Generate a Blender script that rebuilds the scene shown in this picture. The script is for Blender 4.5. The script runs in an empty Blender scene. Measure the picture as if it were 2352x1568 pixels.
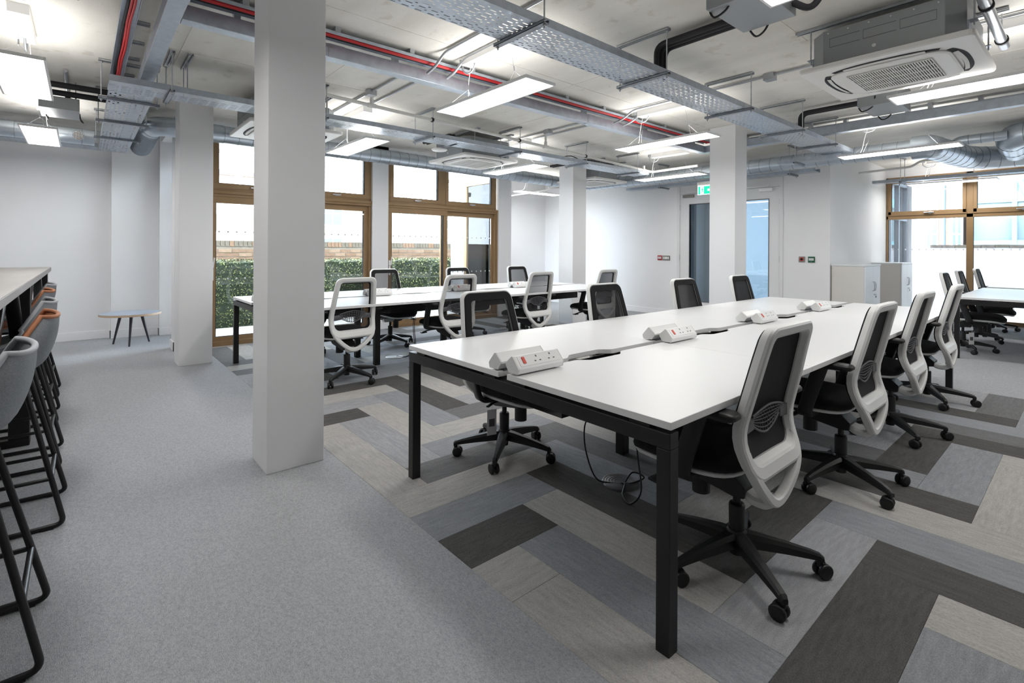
import bpy, math, random
from mathutils import Vector, Matrix
random.seed(11)
S = bpy.context.scene
COL = S.collection
PI = math.pi
R = math.radians

# ---------------------------------------------------------------- camera
cam_d = bpy.data.cameras.new('camera'); cam = bpy.data.objects.new('camera', cam_d); COL.objects.link(cam)
cam_d.sensor_width = 36.0; cam_d.sensor_fit = 'HORIZONTAL'; cam_d.lens = 17.631
cam_d.shift_y = -0.0894; cam_d.clip_start = 0.05; cam_d.clip_end = 300
cam.matrix_world = Matrix.Translation((0, 0, 1.2815)) @ Matrix.Rotation(R(49.351), 4, 'Z') @ Matrix.Rotation(R(90), 4, 'X') @ Matrix.Rotation(R(0.302), 4, 'Z')
S.camera = cam
# ---------------------------------------------------------------- overcast sky, exposure
W = bpy.data.worlds.new('overcast_sky'); S.world = W; W.use_nodes = True
bg = W.node_tree.nodes['Background']; bg.inputs[0].default_value = (0.80, 0.90, 1.0, 1); bg.inputs[1].default_value = 12.0
PANEL_POWER = 11.0
S.view_settings.view_transform = 'Standard'; S.view_settings.look = 'None'
S.view_settings.exposure = 0.78; S.view_settings.gamma = 1.0; S.view_settings.use_curve_mapping = False

# ---------------------------------------------------------------- materials
def lin(r, g, b):
    f = lambda c: (c/255/12.92) if c/255 <= 0.04045 else ((c/255+0.055)/1.055)**2.4
    return (f(r), f(g), f(b), 1)
M = {}
def mat(name, col, rough=0.5, metal=0.0, noise=None, bump=None, spec=None, aniso=None):
    """noise=(scale, amount[, stretch xyz]); bump=(scale, strength)"""
    m = bpy.data.materials.new(name); m.use_nodes = True; nt = m.node_tree; p = nt.nodes['Principled BSDF']
    p.inputs['Roughness'].default_value = rough; p.inputs['Metallic'].default_value = metal
    p.inputs['Base Color'].default_value = col
    if spec is not None: p.inputs['Specular IOR Level'].default_value = spec
    tc = nt.nodes.new('ShaderNodeTexCoord')
    def nz(scale, stretch=(1, 1, 1), detail=4):
        mp = nt.nodes.new('ShaderNodeMapping'); mp.inputs['Scale'].default_value = stretch
        nt.links.new(tc.outputs['Object'], mp.inputs[0])
        n = nt.nodes.new('ShaderNodeTexNoise'); n.inputs['Scale'].default_value = scale; n.inputs['Detail'].default_value = detail
        nt.links.new(mp.outputs[0], n.inputs['Vector']); return n
    if noise:
        n = nz(noise[0], noise[2] if len(noise) > 2 else (1, 1, 1))
        r = nt.nodes.new('ShaderNodeValToRGB'); a = noise[1]
        r.color_ramp.elements[0].position = .3; r.color_ramp.elements[1].position = .7
        r.color_ramp.elements[0].color = (col[0]*(1-a), col[1]*(1-a), col[2]*(1-a), 1)
        r.color_ramp.elements[1].color = (min(1, col[0]*(1+a)), min(1, col[1]*(1+a)), min(1, col[2]*(1+a)), 1)
        nt.links.new(n.outputs[0], r.inputs[0]); nt.links.new(r.outputs[0], p.inputs['Base Color'])
    if bump:
        n = nz(bump[0]); b = nt.nodes.new('ShaderNodeBump'); b.inputs['Strength'].default_value = bump[1]; b.inputs['Distance'].default_value = .004
        nt.links.new(n.outputs[0], b.inputs['Height']); nt.links.new(b.outputs[0], p.inputs['Normal'])
    M[name] = m; return m
def emat(name, col, strength):
    m = bpy.data.materials.new(name); m.use_nodes = True; nt = m.node_tree; nt.nodes.remove(nt.nodes['Principled BSDF'])
    e = nt.nodes.new('ShaderNodeEmission'); e.inputs[0].default_value = col; e.inputs[1].default_value = strength
    nt.links.new(e.outputs[0], nt.nodes['Material Output'].inputs[0]); M[name] = m
def glassmat(name, tint, refl=1.0, haze=0.0):
    """architectural glass: clear transmission plus a fresnel mirror layer (and optional milky film)"""
    m = bpy.data.materials.new(name); m.use_nodes = True; nt = m.node_tree; nt.nodes.remove(nt.nodes['Principled BSDF'])
    t = nt.nodes.new('ShaderNodeBsdfTransparent'); t.inputs[0].default_value = tint
    g = nt.nodes.new('ShaderNodeBsdfGlossy'); g.inputs['Roughness'].default_value = 0.0
    f = nt.nodes.new('ShaderNodeFresnel'); f.inputs[0].default_value = 1.5
    ml = nt.nodes.new('ShaderNodeMath'); ml.operation = 'MULTIPLY'; ml.inputs[1].default_value = refl; ml.use_clamp = True
    nt.links.new(f.outputs[0], ml.inputs[0])
    x = nt.nodes.new('ShaderNodeMixShader'); nt.links.new(ml.outputs[0], x.inputs[0]); nt.links.new(t.outputs[0], x.inputs[1]); nt.links.new(g.outputs[0], x.inputs[2])
    out = x
    if haze:
        d = nt.nodes.new('ShaderNodeBsdfDiffuse'); d.inputs[0].default_value = (.6, .66, .72, 1)
        d2 = nt.nodes.new('ShaderNodeBsdfTranslucent'); d2.inputs[0].default_value = (.36, .385, .41, 1)
        a = nt.nodes.new('ShaderNodeMixShader'); a.inputs[0].default_value = .7; nt.links.new(d.outputs[0], a.inputs[1]); nt.links.new(d2.outputs[0], a.inputs[2])
        y = nt.nodes.new('ShaderNodeMixShader'); y.inputs[0].default_value = haze
        nt.links.new(x.outputs[0], y.inputs[1]); nt.links.new(a.outputs[0], y.inputs[2]); out = y
    nt.links.new(out.outputs[0], nt.nodes['Material Output'].inputs[0]); M[name] = m
def carpetmat(name, col, col2, streak):
    """tufted carpet: fine loop noise, streaks along local X, different on every plank"""
    m = bpy.data.materials.new(name); m.use_nodes = True; nt = m.node_tree; p = nt.nodes['Principled BSDF']
    p.inputs['Roughness'].default_value = .95; p.inputs['Specular IOR Level'].default_value = .1
    tc = nt.nodes.new('ShaderNodeTexCoord'); oi = nt.nodes.new('ShaderNodeObjectInfo')
    mul = nt.nodes.new('ShaderNodeMath'); mul.operation = 'MULTIPLY'; mul.inputs[1].default_value = 37.0; nt.links.new(oi.outputs['Random'], mul.inputs[0])
    add = nt.nodes.new('ShaderNodeVectorMath'); add.operation = 'ADD'; nt.links.new(tc.outputs['Object'], add.inputs[0]); nt.links.new(mul.outputs[0], add.inputs[1])
    mp = nt.nodes.new('ShaderNodeMapping'); mp.inputs['Scale'].default_value = (7.0 if streak else 45, 42 if streak else 75, 1); nt.links.new(add.outputs[0], mp.inputs[0])
    n1 = nt.nodes.new('ShaderNodeTexNoise'); n1.inputs['Scale'].default_value = 1.6; n1.inputs['Detail'].default_value = 3; nt.links.new(mp.outputs[0], n1.inputs['Vector'])
    mp2 = nt.nodes.new('ShaderNodeMapping'); mp2.inputs['Scale'].default_value = (60, 140, 1); nt.links.new(add.outputs[0], mp2.inputs[0])
    n2 = nt.nodes.new('ShaderNodeTexNoise'); n2.inputs['Scale'].default_value = 2.5; n2.inputs['Detail'].default_value = 2; nt.links.new(mp2.outputs[0], n2.inputs['Vector'])
    mx = nt.nodes.new('ShaderNodeMix'); mx.data_type = 'FLOAT'; mx.inputs[0].default_value = .62 if streak else .6
    nt.links.new(n1.outputs[0], mx.inputs[2]); nt.links.new(n2.outputs[0], mx.inputs[3])
    r = nt.nodes.new('ShaderNodeValToRGB'); r.color_ramp.elements[0].position = .30; r.color_ramp.elements[1].position = .70
    r.color_ramp.elements[0].color = col; r.color_ramp.elements[1].color = col2
    nt.links.new(mx.outputs[0], r.inputs[0]); nt.links.new(r.outputs[0], p.inputs['Base Color'])
    b = nt.nodes.new('ShaderNodeBump'); b.inputs['Strength'].default_value = .5; b.inputs['Distance'].default_value = .004
    nt.links.new(n2.outputs[0], b.inputs['Height']); nt.links.new(b.outputs[0], p.inputs['Normal']); M[name] = m
def concretemat():
    m = bpy.data.materials.new('concrete'); m.use_nodes = True; nt = m.node_tree; p = nt.nodes['Principled BSDF']; p.inputs['Roughness'].default_value = .85
    tc = nt.nodes.new('ShaderNodeTexCoord')
    def nz(scale, st, det=5):
        mp = nt.nodes.new('ShaderNodeMapping'); mp.inputs['Scale'].default_value = st; nt.links.new(tc.outputs['Object'], mp.inputs[0])
        n = nt.nodes.new('ShaderNodeTexNoise'); n.inputs['Scale'].default_value = scale; n.inputs['Detail'].default_value = det; nt.links.new(mp.outputs[0], n.inputs['Vector']); return n
    a = nz(.55, (1, 1, 1)); b = nz(3.0, (.5, 1.6, 1)); c = nz(55, (1, 1, 1), 2); d = nz(7, (1, 1, 1), 8)
    r1 = nt.nodes.new('ShaderNodeValToRGB'); r1.color_ramp.elements[0].position = .35; r1.color_ramp.elements[1].position = .68
    r1.color_ramp.elements[0].color = lin(224, 220, 212); r1.color_ramp.elements[1].color = lin(242, 239, 233); nt.links.new(a.outputs[0], r1.inputs[0])
    r2 = nt.nodes.new('ShaderNodeValToRGB'); r2.color_ramp.elements[0].position = .3; r2.color_ramp.elements[1].position = .6
    r2.color_ramp.elements[0].color = (.84, .83, .80, 1); r2.color_ramp.elements[1].color = (1, 1, 1, 1); nt.links.new(b.outputs[0], r2.inputs[0])
    r3 = nt.nodes.new('ShaderNodeValToRGB'); r3.color_ramp.elements[0].position = .25; r3.color_ramp.elements[1].position = .33
    r3.color_ramp.elements[0].color = (.72, .70, .67, 1); r3.color_ramp.elements[1].color = (1, 1, 1, 1); nt.links.new(c.outputs[0], r3.inputs[0])
    r4 = nt.nodes.new('ShaderNodeValToRGB'); r4.color_ramp.elements[0].position = .30; r4.color_ramp.elements[1].position = .38
    r4.color_ramp.elements[0].color = (.78, .75, .70, 1); r4.color_ramp.elements[1].color = (1, 1, 1, 1); nt.links.new(d.outputs[0], r4.inputs[0])
    prev = r1
    for r in (r2, r3, r4):
        x = nt.nodes.new('ShaderNodeMix'); x.data_type = 'RGBA'; x.blend_type = 'MULTIPLY'; x.inputs[0].default_value = .6
        nt.links.new(prev.outputs[0] if prev is r1 else prev.outputs[2], x.inputs[6]); nt.links.new(r.outputs[0], x.inputs[7]); prev = x
    nt.links.new(prev.outputs[2], p.inputs['Base Color'])
    bm = nt.nodes.new('ShaderNodeBump'); bm.inputs['Strength'].default_value = .25; bm.inputs['Distance'].default_value = .01
    nt.links.new(d.outputs[0], bm.inputs['Height']); nt.links.new(bm.outputs[0], p.inputs['Normal']); M['concrete'] = m
concretemat()
mat('wall_paint', lin(236, 236, 237), .75, noise=(1.2, .02))
mat('trim_paint', lin(240, 240, 242), .5)
mat('door_paint', lin(226, 226, 227), .5)
mat('desk_white', lin(232, 232, 232), .32, spec=.4)
mat('desk_edge', lin(232, 231, 229), .45)
mat('black_metal', lin(19, 18, 21), .42, noise=(40, .08))
mat('black_plastic', lin(18, 18, 20), .45)
mat('black_fabric', lin(13, 13, 16), .9, noise=(160, .25), bump=(300, .3))
mat('white_plastic', lin(226, 226, 224), .42)
mat('white_gloss', lin(238, 238, 238), .3)
mat('grey_plastic', lin(84, 84, 88), .4)
mat('galv', lin(186, 194, 204), .38, .65, noise=(18, .10), bump=(30, .05))
mat('galv_dark', lin(150, 157, 166), .42, .5, noise=(14, .10))
mat('duct_metal', lin(190, 200, 210), .30, .8, noise=(5, .08))
mat('steel', lin(196, 198, 202), .28, .9)
mat('conduit', lin(185, 188, 192), .35, .6)
mat('strut_zinc', lin(188, 192, 196), .4, .45, noise=(25, .1))
mat('red_cable', lin(205, 40, 42), .5)
mat('insulation', lin(38, 37, 42), .7, bump=(120, .2))
mat('white_pipe', lin(232, 231, 227), .4)
mat('bronze', lin(148, 120, 86), .45, .15, noise=(6, .05))
mat('gasket', lin(40, 42, 48), .6)
mat('stool_grey', lin(128, 132, 136), .92, noise=(220, .16), bump=(400, .3))
mat('stool_orange', lin(176, 116, 82), .7, noise=(60, .06))
mat('stool_piping', lin(170, 172, 176), .8)
mat('bar_top', lin(146, 142, 138), .45, noise=(3, .07, (.4, 4, 1)))
mat('bar_edge', lin(184, 181, 180), .5)
mat('oval_top', lin(150, 158, 172), .4)
mat('oval_edge', lin(196, 170, 142), .5, noise=(30, .1, (1, 1, 12)))
mat('oval_leg', lin(52, 52, 62), .5)
mat('cabinet_side', lin(214, 211, 205), .5)
mat('cabinet_door', lin(222, 226, 228), .4)
mat('ac_white', lin(232, 230, 226), .4)
mat('ac_grey', lin(225, 224, 220), .5)
mat('black_and_shade', lin(22, 24, 32), .7)  # black of cable and button; also painted shade in slots and grilles
mat('box_grey', lin(150, 154, 156), .42, .55)
mat('red_device', lin(168, 34, 40), .4)
mat('green_device', lin(22, 92, 66), .4)
mat('steel_plate', lin(150, 146, 142), .35, .6)
mat('switch_red', lin(215, 60, 35), .35)
mat('socket_hole', lin(60, 60, 60), .6)
mat('paper', lin(215, 215, 215), .7)
mat('brick_tan', lin(118, 94, 74), .9, noise=(14, .18), bump=(60, .4))
mat('brick_grey', lin(98, 90, 78), .9, noise=(14, .2), bump=(60, .4))
mat('brick_pale', lin(132, 110, 90), .9, noise=(14, .15), bump=(60, .4))
mat('mortar', lin(118, 110, 98), .95, noise=(30, .1))
mat('red_brick', lin(146, 116, 104), .9, noise=(10, .15, (1, 1, 5)))
mat('pale_brick', lin(150, 132, 116), .9, noise=(10, .08, (1, 1, 5)))
mat('leaf_dark', lin(60, 70, 46), .6, noise=(7, .35))
mat('leaf_light', lin(136, 142, 88), .6, noise=(7, .25))
mat('hedge_core', lin(34, 46, 30), .9)
mat('paving', lin(170, 166, 162), .85, noise=(5, .06))
mat('render_white', lin(222, 222, 224), .9, noise=(2, .03))
mat('coping', lin(104, 96, 88), .95, noise=(9, .3))
mat('bark', lin(150, 138, 128), .9)
mat('far_glass', lin(96, 110, 116), .15, .1)
mat('far_frame', lin(92, 110, 120), .5)
mat('teal_panel', lin(92, 132, 138), .3)
mat('grey_frame', lin(118, 120, 126), .5)
mat('cable_black', lin(20, 20, 22), .5)
mat('sign_green', lin(0, 150, 96), .4)
emat('sign_glow', (.75, 1, .9, 1), 1.2)
emat('sign_green_glow', (.02, .62, .36, 1), 1.0)
emat('corridor_fill_glow', (.92, .97, 1, 1), 5.0)  # for the added corridor lamp
emat('panel_glow', (1.0, .985, .96, 1), PANEL_POWER)
glassmat('window_glass', (.95, .97, .98, 1), 1.2)
glassmat('door_glass', (.80, .88, .92, 1), 1.6)
glassmat('frosted', (.85, .92, .96, 1), 1.2, .88)
carpetmat('carpet_plain', lin(136, 138, 141), lin(188, 190, 193), False)
SH = {'D': (lin(72, 71, 70), lin(104, 103, 101)), 'M': (lin(96, 97, 98), lin(132, 132, 133)), 'G': (lin(136, 137, 140), lin(178, 179, 182)),
      'B': (lin(123, 126, 130), lin(162, 165, 169)), 'T': (lin(150, 148, 145), lin(193, 191, 187))}
for k, (a, b) in SH.items(): carpetmat('carpet_'+k, a, b, True)
def meshmat():
    m = bpy.data.materials.new('chair_mesh'); m.use_nodes = True; nt = m.node_tree; p = nt.nodes['Principled BSDF']
    p.inputs['Base Color'].default_value = lin(24, 24, 28); p.inputs['Roughness'].default_value = .8
    t = nt.nodes.new('ShaderNodeBsdfTransparent'); x = nt.nodes.new('ShaderNodeMixShader')
    lw = nt.nodes.new('ShaderNodeLayerWeight'); lw.inputs[0].default_value = .5      # woven threads close up when seen at a slant
    ma = nt.nodes.new('ShaderNodeMath'); ma.operation = 'MULTIPLY_ADD'; ma.use_clamp = True; ma.inputs[1].default_value = .95; ma.inputs[2].default_value = .48
    nt.links.new(lw.outputs['Facing'], ma.inputs[0]); nt.links.new(ma.outputs[0], x.inputs[0])
    nt.links.new(t.outputs[0], x.inputs[1]); nt.links.new(p.outputs[0], x.inputs[2]); nt.links.new(x.outputs[0], nt.nodes['Material Output'].inputs[0]); M['chair_mesh'] = m
meshmat()

# ---------------------------------------------------------------- mesh builder
def catmull(pts, n=6):
    pts = [Vector(p) for p in pts]; out = []
    for i in range(len(pts)-1):
        p0 = pts[max(0, i-1)]; p1 = pts[i]; p2 = pts[i+1]; p3 = pts[min(len(pts)-1, i+2)]
        for k in range(n):
            t = k/n; out.append(.5*((2*p1)+(p2-p0)*t+(2*p0-5*p1+4*p2-p3)*t*t+(3*p1-p0-3*p2+p3)*t**3))
    out.append(pts[-1]); return out
def fillet(pts, r, n=5):
    pts = [Vector(p) for p in pts]; out = [pts[0]]
    for i in range(1, len(pts)-1):
        a, b, c = pts[i-1], pts[i], pts[i+1]; d1 = (a-b); d2 = (c-b); rr = min(r, d1.length*.49, d2.length*.49)
        p = b+d1.normalized()*rr; q = b+d2.normalized()*rr
        for k in range(n+1):
            t = k/n; out.append((1-t)**2*p+2*t*(1-t)*b+t*t*q)
    out.append(pts[-1]); return out
class MB:
    def __init__(s): s.v = []; s.f = []; s.sm = []
    def add(s, vs, fs, sm=False):
        o = len(s.v); s.v += [tuple(v) for v in vs]; s.f += [tuple(i+o for i in f) for f in fs]; s.sm += [sm]*len(fs); return s
    def box(s, a, b):
        x0, y0, z0 = [min(p, q) for p, q in zip(a, b)]; x1, y1, z1 = [max(p, q) for p, q in zip(a, b)]
        return s.add([(x0,y0,z0),(x1,y0,z0),(x1,y1,z0),(x0,y1,z0),(x0,y0,z1),(x1,y0,z1),(x1,y1,z1),(x0,y1,z1)],
                     [(0,3,2,1),(4,5,6,7),(0,1,5,4),(1,2,6,5),(2,3,7,6),(3,0,4,7)])
    def cbox(s, c, d): return s.box([c[i]-d[i]/2 for i in range(3)], [c[i]+d[i]/2 for i in range(3)])
    def sweep(s, path, prof, closed=False, cap=True, sm=True, up=None, scale=None, hard=False):
        """prof: list of (a,b) in the frame (side, up); parallel transport"""
        P = [Vector(p) for p in path]; n = len(P); k = len(prof); vs = []
        T = []
        for i in range(n):
            if closed: t = P[(i+1) % n]-P[i-1]
            else: t = P[min(n-1, i+1)]-P[max(0, i-1)]
            T.append(t.normalized())
        u = Vector(up) if up else (Vector((0, 0, 1)) if abs(T[0].z) < .9 else Vector((1, 0, 0)))
        for i in range(n):
            if up: u = Vector(up)
            sd = T[i].cross(u)
            if sd.length < 1e-6: sd = T[i].orthogonal()
            sd.normalize(); u2 = sd.cross(T[i]).normalized()
            if not up: u = u2
            sc = scale[i] if scale else 1
            vs += [P[i]+sd*a*sc+u2*b*sc for a, b in prof]
        fs = []
        if hard:
            for q in range(k):
                e = (q+1) % k; st = [vs[i*k+w] for i in range(n) for w in (q, e)]
                s.add(st, [(2*i, 2*i+1, 2*((i+1) % n)+1, 2*((i+1) % n)) for i in range(n if closed else n-1)], True)
        else:
          for i in range(n if closed else n-1):
            j = (i+1) % n
            for q in range(k): fs.append((i*k+q, i*k+(q+1) % k, j*k+(q+1) % k, j*k+q))
        if not hard: s.add(vs, fs, sm)
        if cap and not closed:
            s.add(vs[:k], [tuple(range(k-1, -1, -1))]); s.add(vs[-k:], [tuple(range(k))])
        return s
    def tube(s, path, r, n=8, closed=False, scale=None):
        return s.sweep(path, [(r*math.cos(2*PI*i/n), r*math.sin(2*PI*i/n)) for i in range(n)], closed=closed, scale=scale)
    def cyl(s, a, b, r, n=12, r2=None): return s.tube([a, b], r, n, scale=[1, (r2/r if r2 is not None else 1)])
    def lathe(s, prof, n=20, c=(0, 0, 0), axis='Z', cap=True):
        vs = []; k = len(prof)
        for i in range(n):
            t = 2*PI*i/n
            for r, z in prof:
                p = (r*math.cos(t), r*math.sin(t), z)
                if axis == 'X': p = (p[2], p[0], p[1])
                elif axis == 'Y': p = (p[0], p[2], p[1])
                vs.append((p[0]+c[0], p[1]+c[1], p[2]+c[2]))
        fs = [(i*k+q, ((i+1) % n)*k+q, ((i+1) % n)*k+q+1, i*k+q+1) for i in range(n) for q in range(k-1)]
        s.add(vs, fs, True)
        if cap:
            s.add([vs[i*k] for i in range(n)], [tuple(range(n-1, -1, -1))]); s.add([vs[i*k+k-1] for i in range(n)], [tuple(range(n))])
        return s
    def prism(s, poly, z0, z1, fn=lambda x, y, z: (x, y, z)):
        n = len(poly); vs = [fn(x, y, z0) for x, y in poly]+[fn(x, y, z1) for x, y in poly]
        return s.add(vs, [tuple(range(n-1, -1, -1)), tuple(range(n, 2*n))]+[(i, (i+1) % n, n+(i+1) % n, n+i) for i in range(n)])
    def rings(s, rings, cap=True, sm=True):
        k = len(rings[0]); vs = [p for r in rings for p in r]
        s.add(vs, [(i*k+q, i*k+(q+1) % k, (i+1)*k+(q+1) % k, (i+1)*k+q) for i in range(len(rings)-1) for q in range(k)], sm)
        if cap: s.add(rings[0], [tuple(range(k-1, -1, -1))], sm); s.add(rings[-1], [tuple(range(k))], sm)
        return s
    def grid(s, nu, nv, fn, sm=True):
        vs = [fn(i/nu, j/nv) for i in range(nu+1) for j in range(nv+1)]
        return s.add(vs, [(i*(nv+1)+j, (i+1)*(nv+1)+j, (i+1)*(nv+1)+j+1, i*(nv+1)+j+1) for i in range(nu) for j in range(nv)], sm)
    def mesh(s, name, m):
        me = bpy.data.meshes.new(name); me.from_pydata(s.v, [], s.f); me.polygons.foreach_set('use_smooth', s.sm); me.materials.append(M[m]); me.update(); return me
    def build(s, name, m, parent=None, loc=None, bevel=0, rz=0, solid=0):
        o = bpy.data.objects.new(name, s.mesh(name, m)); COL.objects.link(o)
        if parent: o.parent = parent
        if loc: o.location = loc
        if rz: o.rotation_euler.z = rz
        if solid:
            b = o.modifiers.new('thickness', 'SOLIDIFY'); b.thickness = solid; b.offset = 0
        if bevel:
            b = o.modifiers.new('bevel', 'BEVEL'); b.width = bevel; b.segments = 2; b.limit_method = 'ANGLE'; b.angle_limit = R(40)
        return o
def tag(o, label=None, cat=None, group=None, kind=None):
    if label: o['label'] = label
    if cat: o['category'] = cat
    if group: o['group'] = group
    if kind: o['kind'] = kind
    return o
def thing(name, label, cat, loc=(0, 0, 0), group=None, rz=0):
    o = bpy.data.objects.new(name, None); COL.objects.link(o); o.location = loc; o.rotation_euler.z = rz; o.empty_display_size = .1
    return tag(o, label, cat, group)
def struct(name, loc=(0, 0, 0)):
    o = bpy.data.objects.new(name, None); COL.objects.link(o); o.location = loc; o.empty_display_size = .1; o['kind'] = 'structure'; return o
def copy_tree(o, parent=None):
    c = o.copy(); COL.objects.link(c)
    if parent: c.parent = parent
    for ch in [x for x in o.children]: copy_tree(ch, c)
    return c
def B(a, b): return MB().box(a, b)
def rrect(hx, hy, r, n=4):
    out = []
    for cx, cy, a0 in ((hx-r, hy-r, 0), (-hx+r, hy-r, 90), (-hx+r, -hy+r, 180), (hx-r, -hy+r, 270)):
        for k in range(n+1):
            t = R(a0+90*k/n); out.append((cx+r*math.cos(t), cy+r*math.sin(t)))
    return out
CH = lambda a, b, c: [(-a+c,-b),(a-c,-b),(a,-b+c),(a,b-c),(a-c,b),(-a+c,b),(-a,b-c),(-a,-b+c)]   # chamfered bar section
def interp(x, tab):
    if x <= tab[0][0]: return tab[0][1]
    for (a, va), (b, vb) in zip(tab, tab[1:]):
        if x <= b:
            t = (x-a)/(b-a); t = t*t*(3-2*t) if False else t; return va+(vb-va)*t
    return tab[-1][1]
ORD = ['first', 'second', 'third', 'fourth', 'fifth', 'sixth', 'seventh', 'eighth', 'ninth', 'tenth', 'eleventh', 'twelfth']
CZ = 2.93          # underside of the concrete slab
DT = 0.742         # desk height

# ================================================================= THE SETTING
# ---- floor: screed, plain carpet either side of a band of herringbone carpet planks
YB0, YB1, PW = 1.194, 6.26, .25
floor = struct('floor')
mb = MB()
for a, b in (((-7.66, -5.3), (5.3, 12.3)), ((-9.5, -5.3), (-7.66, 1.30)), ((-9.5, 6.34), (-7.66, 12.3))): mb.box((a[0], a[1], -.2), (b[0], b[1], -.012))
mb.build('screed', 'hedge_core', floor)
for a, b in (((-9.3, -5.2), (5.2, YB0-.001)), ((-7.6, YB1+.001), (5.2, 12.15)), ((-9.3, 6.36), (-7.601, 12.15)), ((-9.3, YB0+.0005), (-7.56, 1.30))):
    B((a[0], a[1], -.012), (b[0], b[1], 0)).build('carpet_field', 'carpet_plain', floor)
KNOWN = {('y',0,-2):'D',('y',-1,-1):'B',('y',-2,0):'T',('y',-3,1):'M',('y',-4,2):'B',('y',-5,3):'T',('y',-6,4):'M',('y',1,-3):'T',('y',3,3):'D',('y',4,2):'G',('y',5,1):'D',('y',6,0):'B',
 ('x',2,0):'T',('x',1,1):'B',('x',0,2):'T',('x',-1,3):'D',('x',-2,4):'B',('x',-3,5):'M',('x',5,5):'D',('x',6,4):'T',('x',4,6):'B',('x',3,7):'T',('x',2,8):'D',('y',6,8):'T',('y',5,9):'B',('y',4,10):'D',('y',3,11):'G',
 ('x',1,9):'B',('x',0,10):'M',('x',4,14):'M',('x',3,15):'B',('x',5,13):'D',('x',6,12):'T',('x',7,11):'D',('y',7,7):'G',
 ('x',-8,2):'T',('x',-7,1):'G',('x',-6,0):'T',('x',-9,3):'B',('x',-10,4):'D',('x',-11,5):'T',('x',-12,6):'D',('y',-8,-2):'D',('y',-9,-1):'G',('y',-10,0):'T',('y',-11,1):'D',('y',-12,2):'B',
 ('y',-7,-3):'T',('y',-16,-2):'M',('y',-17,-1):'T',('y',-18,0):'M',('y',-19,1):'T'}
X0 = -1.88
cells = {}
pm = {}
rp = random.Random(5)
nI0, nI1 = math.floor((-7.5-X0)/PW), math.ceil((4.0-X0)/PW)
nJ1 = math.ceil((YB1-YB0)/PW)
starts = set()
for i in range(nI0-4, nI1):
    for j in range(-4, nJ1):
        d = (i+j-2) % 8
        if d == 0: starts.add(('x', i, j))
        elif d == 4: starts.add(('y', i, j))
for o, i, j in sorted(starts):
    x0 = X0+i*PW; y0 = YB0+j*PW
    x1 = x0+(1.0 if o == 'x' else PW); y1 = y0+(PW if o == 'x' else 1.0)
    x0c, x1c, y0c, y1c = max(x0, -7.5), min(x1, 1.4), max(y0, YB0), min(y1, YB1)
    if x1c-x0c < .02 or y1c-y0c < .02: continue
    sh = KNOWN.get((o, i, j)) or rp.choice('DMGBTGBT')
    g = .0003; L = round((x1c-x0c) if o == 'x' else (y1c-y0c), 3); Wd = round((y1c-y0c) if o == 'x' else (x1c-x0c), 3)
    if (L, Wd, sh) not in pm:
        hx, hy = L/2-g, Wd/2-g; e = .0012
        mb = MB().rings([[(-hx,-hy,-.012),(hx,-hy,-.012),(hx,hy,-.012),(-hx,hy,-.012)],[(-hx,-hy,-.0006),(hx,-hy,-.0006),(hx,hy,-.0006),(-hx,hy,-.0006)],[(-hx+e,-hy+e,.0005),(hx-e,-hy+e,.0005),(hx-e,hy-e,.0005),(-hx+e,hy-e,.0005)]], sm=False)
        pm[(L, Wd, sh)] = mb.mesh('carpet_plank', 'carpet_'+sh)
    ob = bpy.data.objects.new('carpet_plank', pm[(L, Wd, sh)]); COL.objects.link(ob); ob.parent = floor
    ob.location = ((x0c+x1c)/2, (y0c+y1c)/2, 0)
    if o == 'y': ob.rotation_euler.z = PI/2
B((1.401, YB0, -.012), (5.2, YB1, 0)).build('carpet_field', 'carpet_plain', floor)

# ---- ceiling slab
ceil = struct('ceiling')
mb = MB()
for a, b in (((-7.62, -5.2), (5.3, 12.2)), ((-9.5, -5.2), (-7.62, 1.34)), ((-9.5, 6.34), (-7.62, 12.2))): mb.box((a[0], a[1], CZ), (b[0], b[1], CZ+.22))
mb.build('slab', 'concrete', ceil)
for a, b in (((-7.5, .62), (-3.95, .626)), ((-4.98, .48), (-4.975, 2.4)), ((-6.6, .5), (-6.595, 4.0)), ((-7.4, 1.78), (-4.0, 1.785)), ((-3.6, 3.72), (-2.5, 3.726)), ((-1.48, 2.4), (-1.475, 4.3)), ((-6.9, 4.35), (-4.0, 4.355)), ((-3.4, 1.0), (-3.395, 6.3)), ((-2.9,5.75),(1.5,5.756)), ((.4,1.5),(.405,8)), ((-8.6,-2),(-8.595,1))):
    B((a[0], a[1], CZ-.003), (b[0], b[1], CZ+.01)).build('formwork_joint', 'concrete', ceil)
for a, b, z in (((-9.2, .89), (-7.7, 1.34), 2.844), ((-9.05, 6.39), (-7.5, 6.6), 2.80)):
    B((a[0], a[1], z), (b[0], b[1], CZ)).build('soffit', 'wall_paint', ceil)

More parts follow.
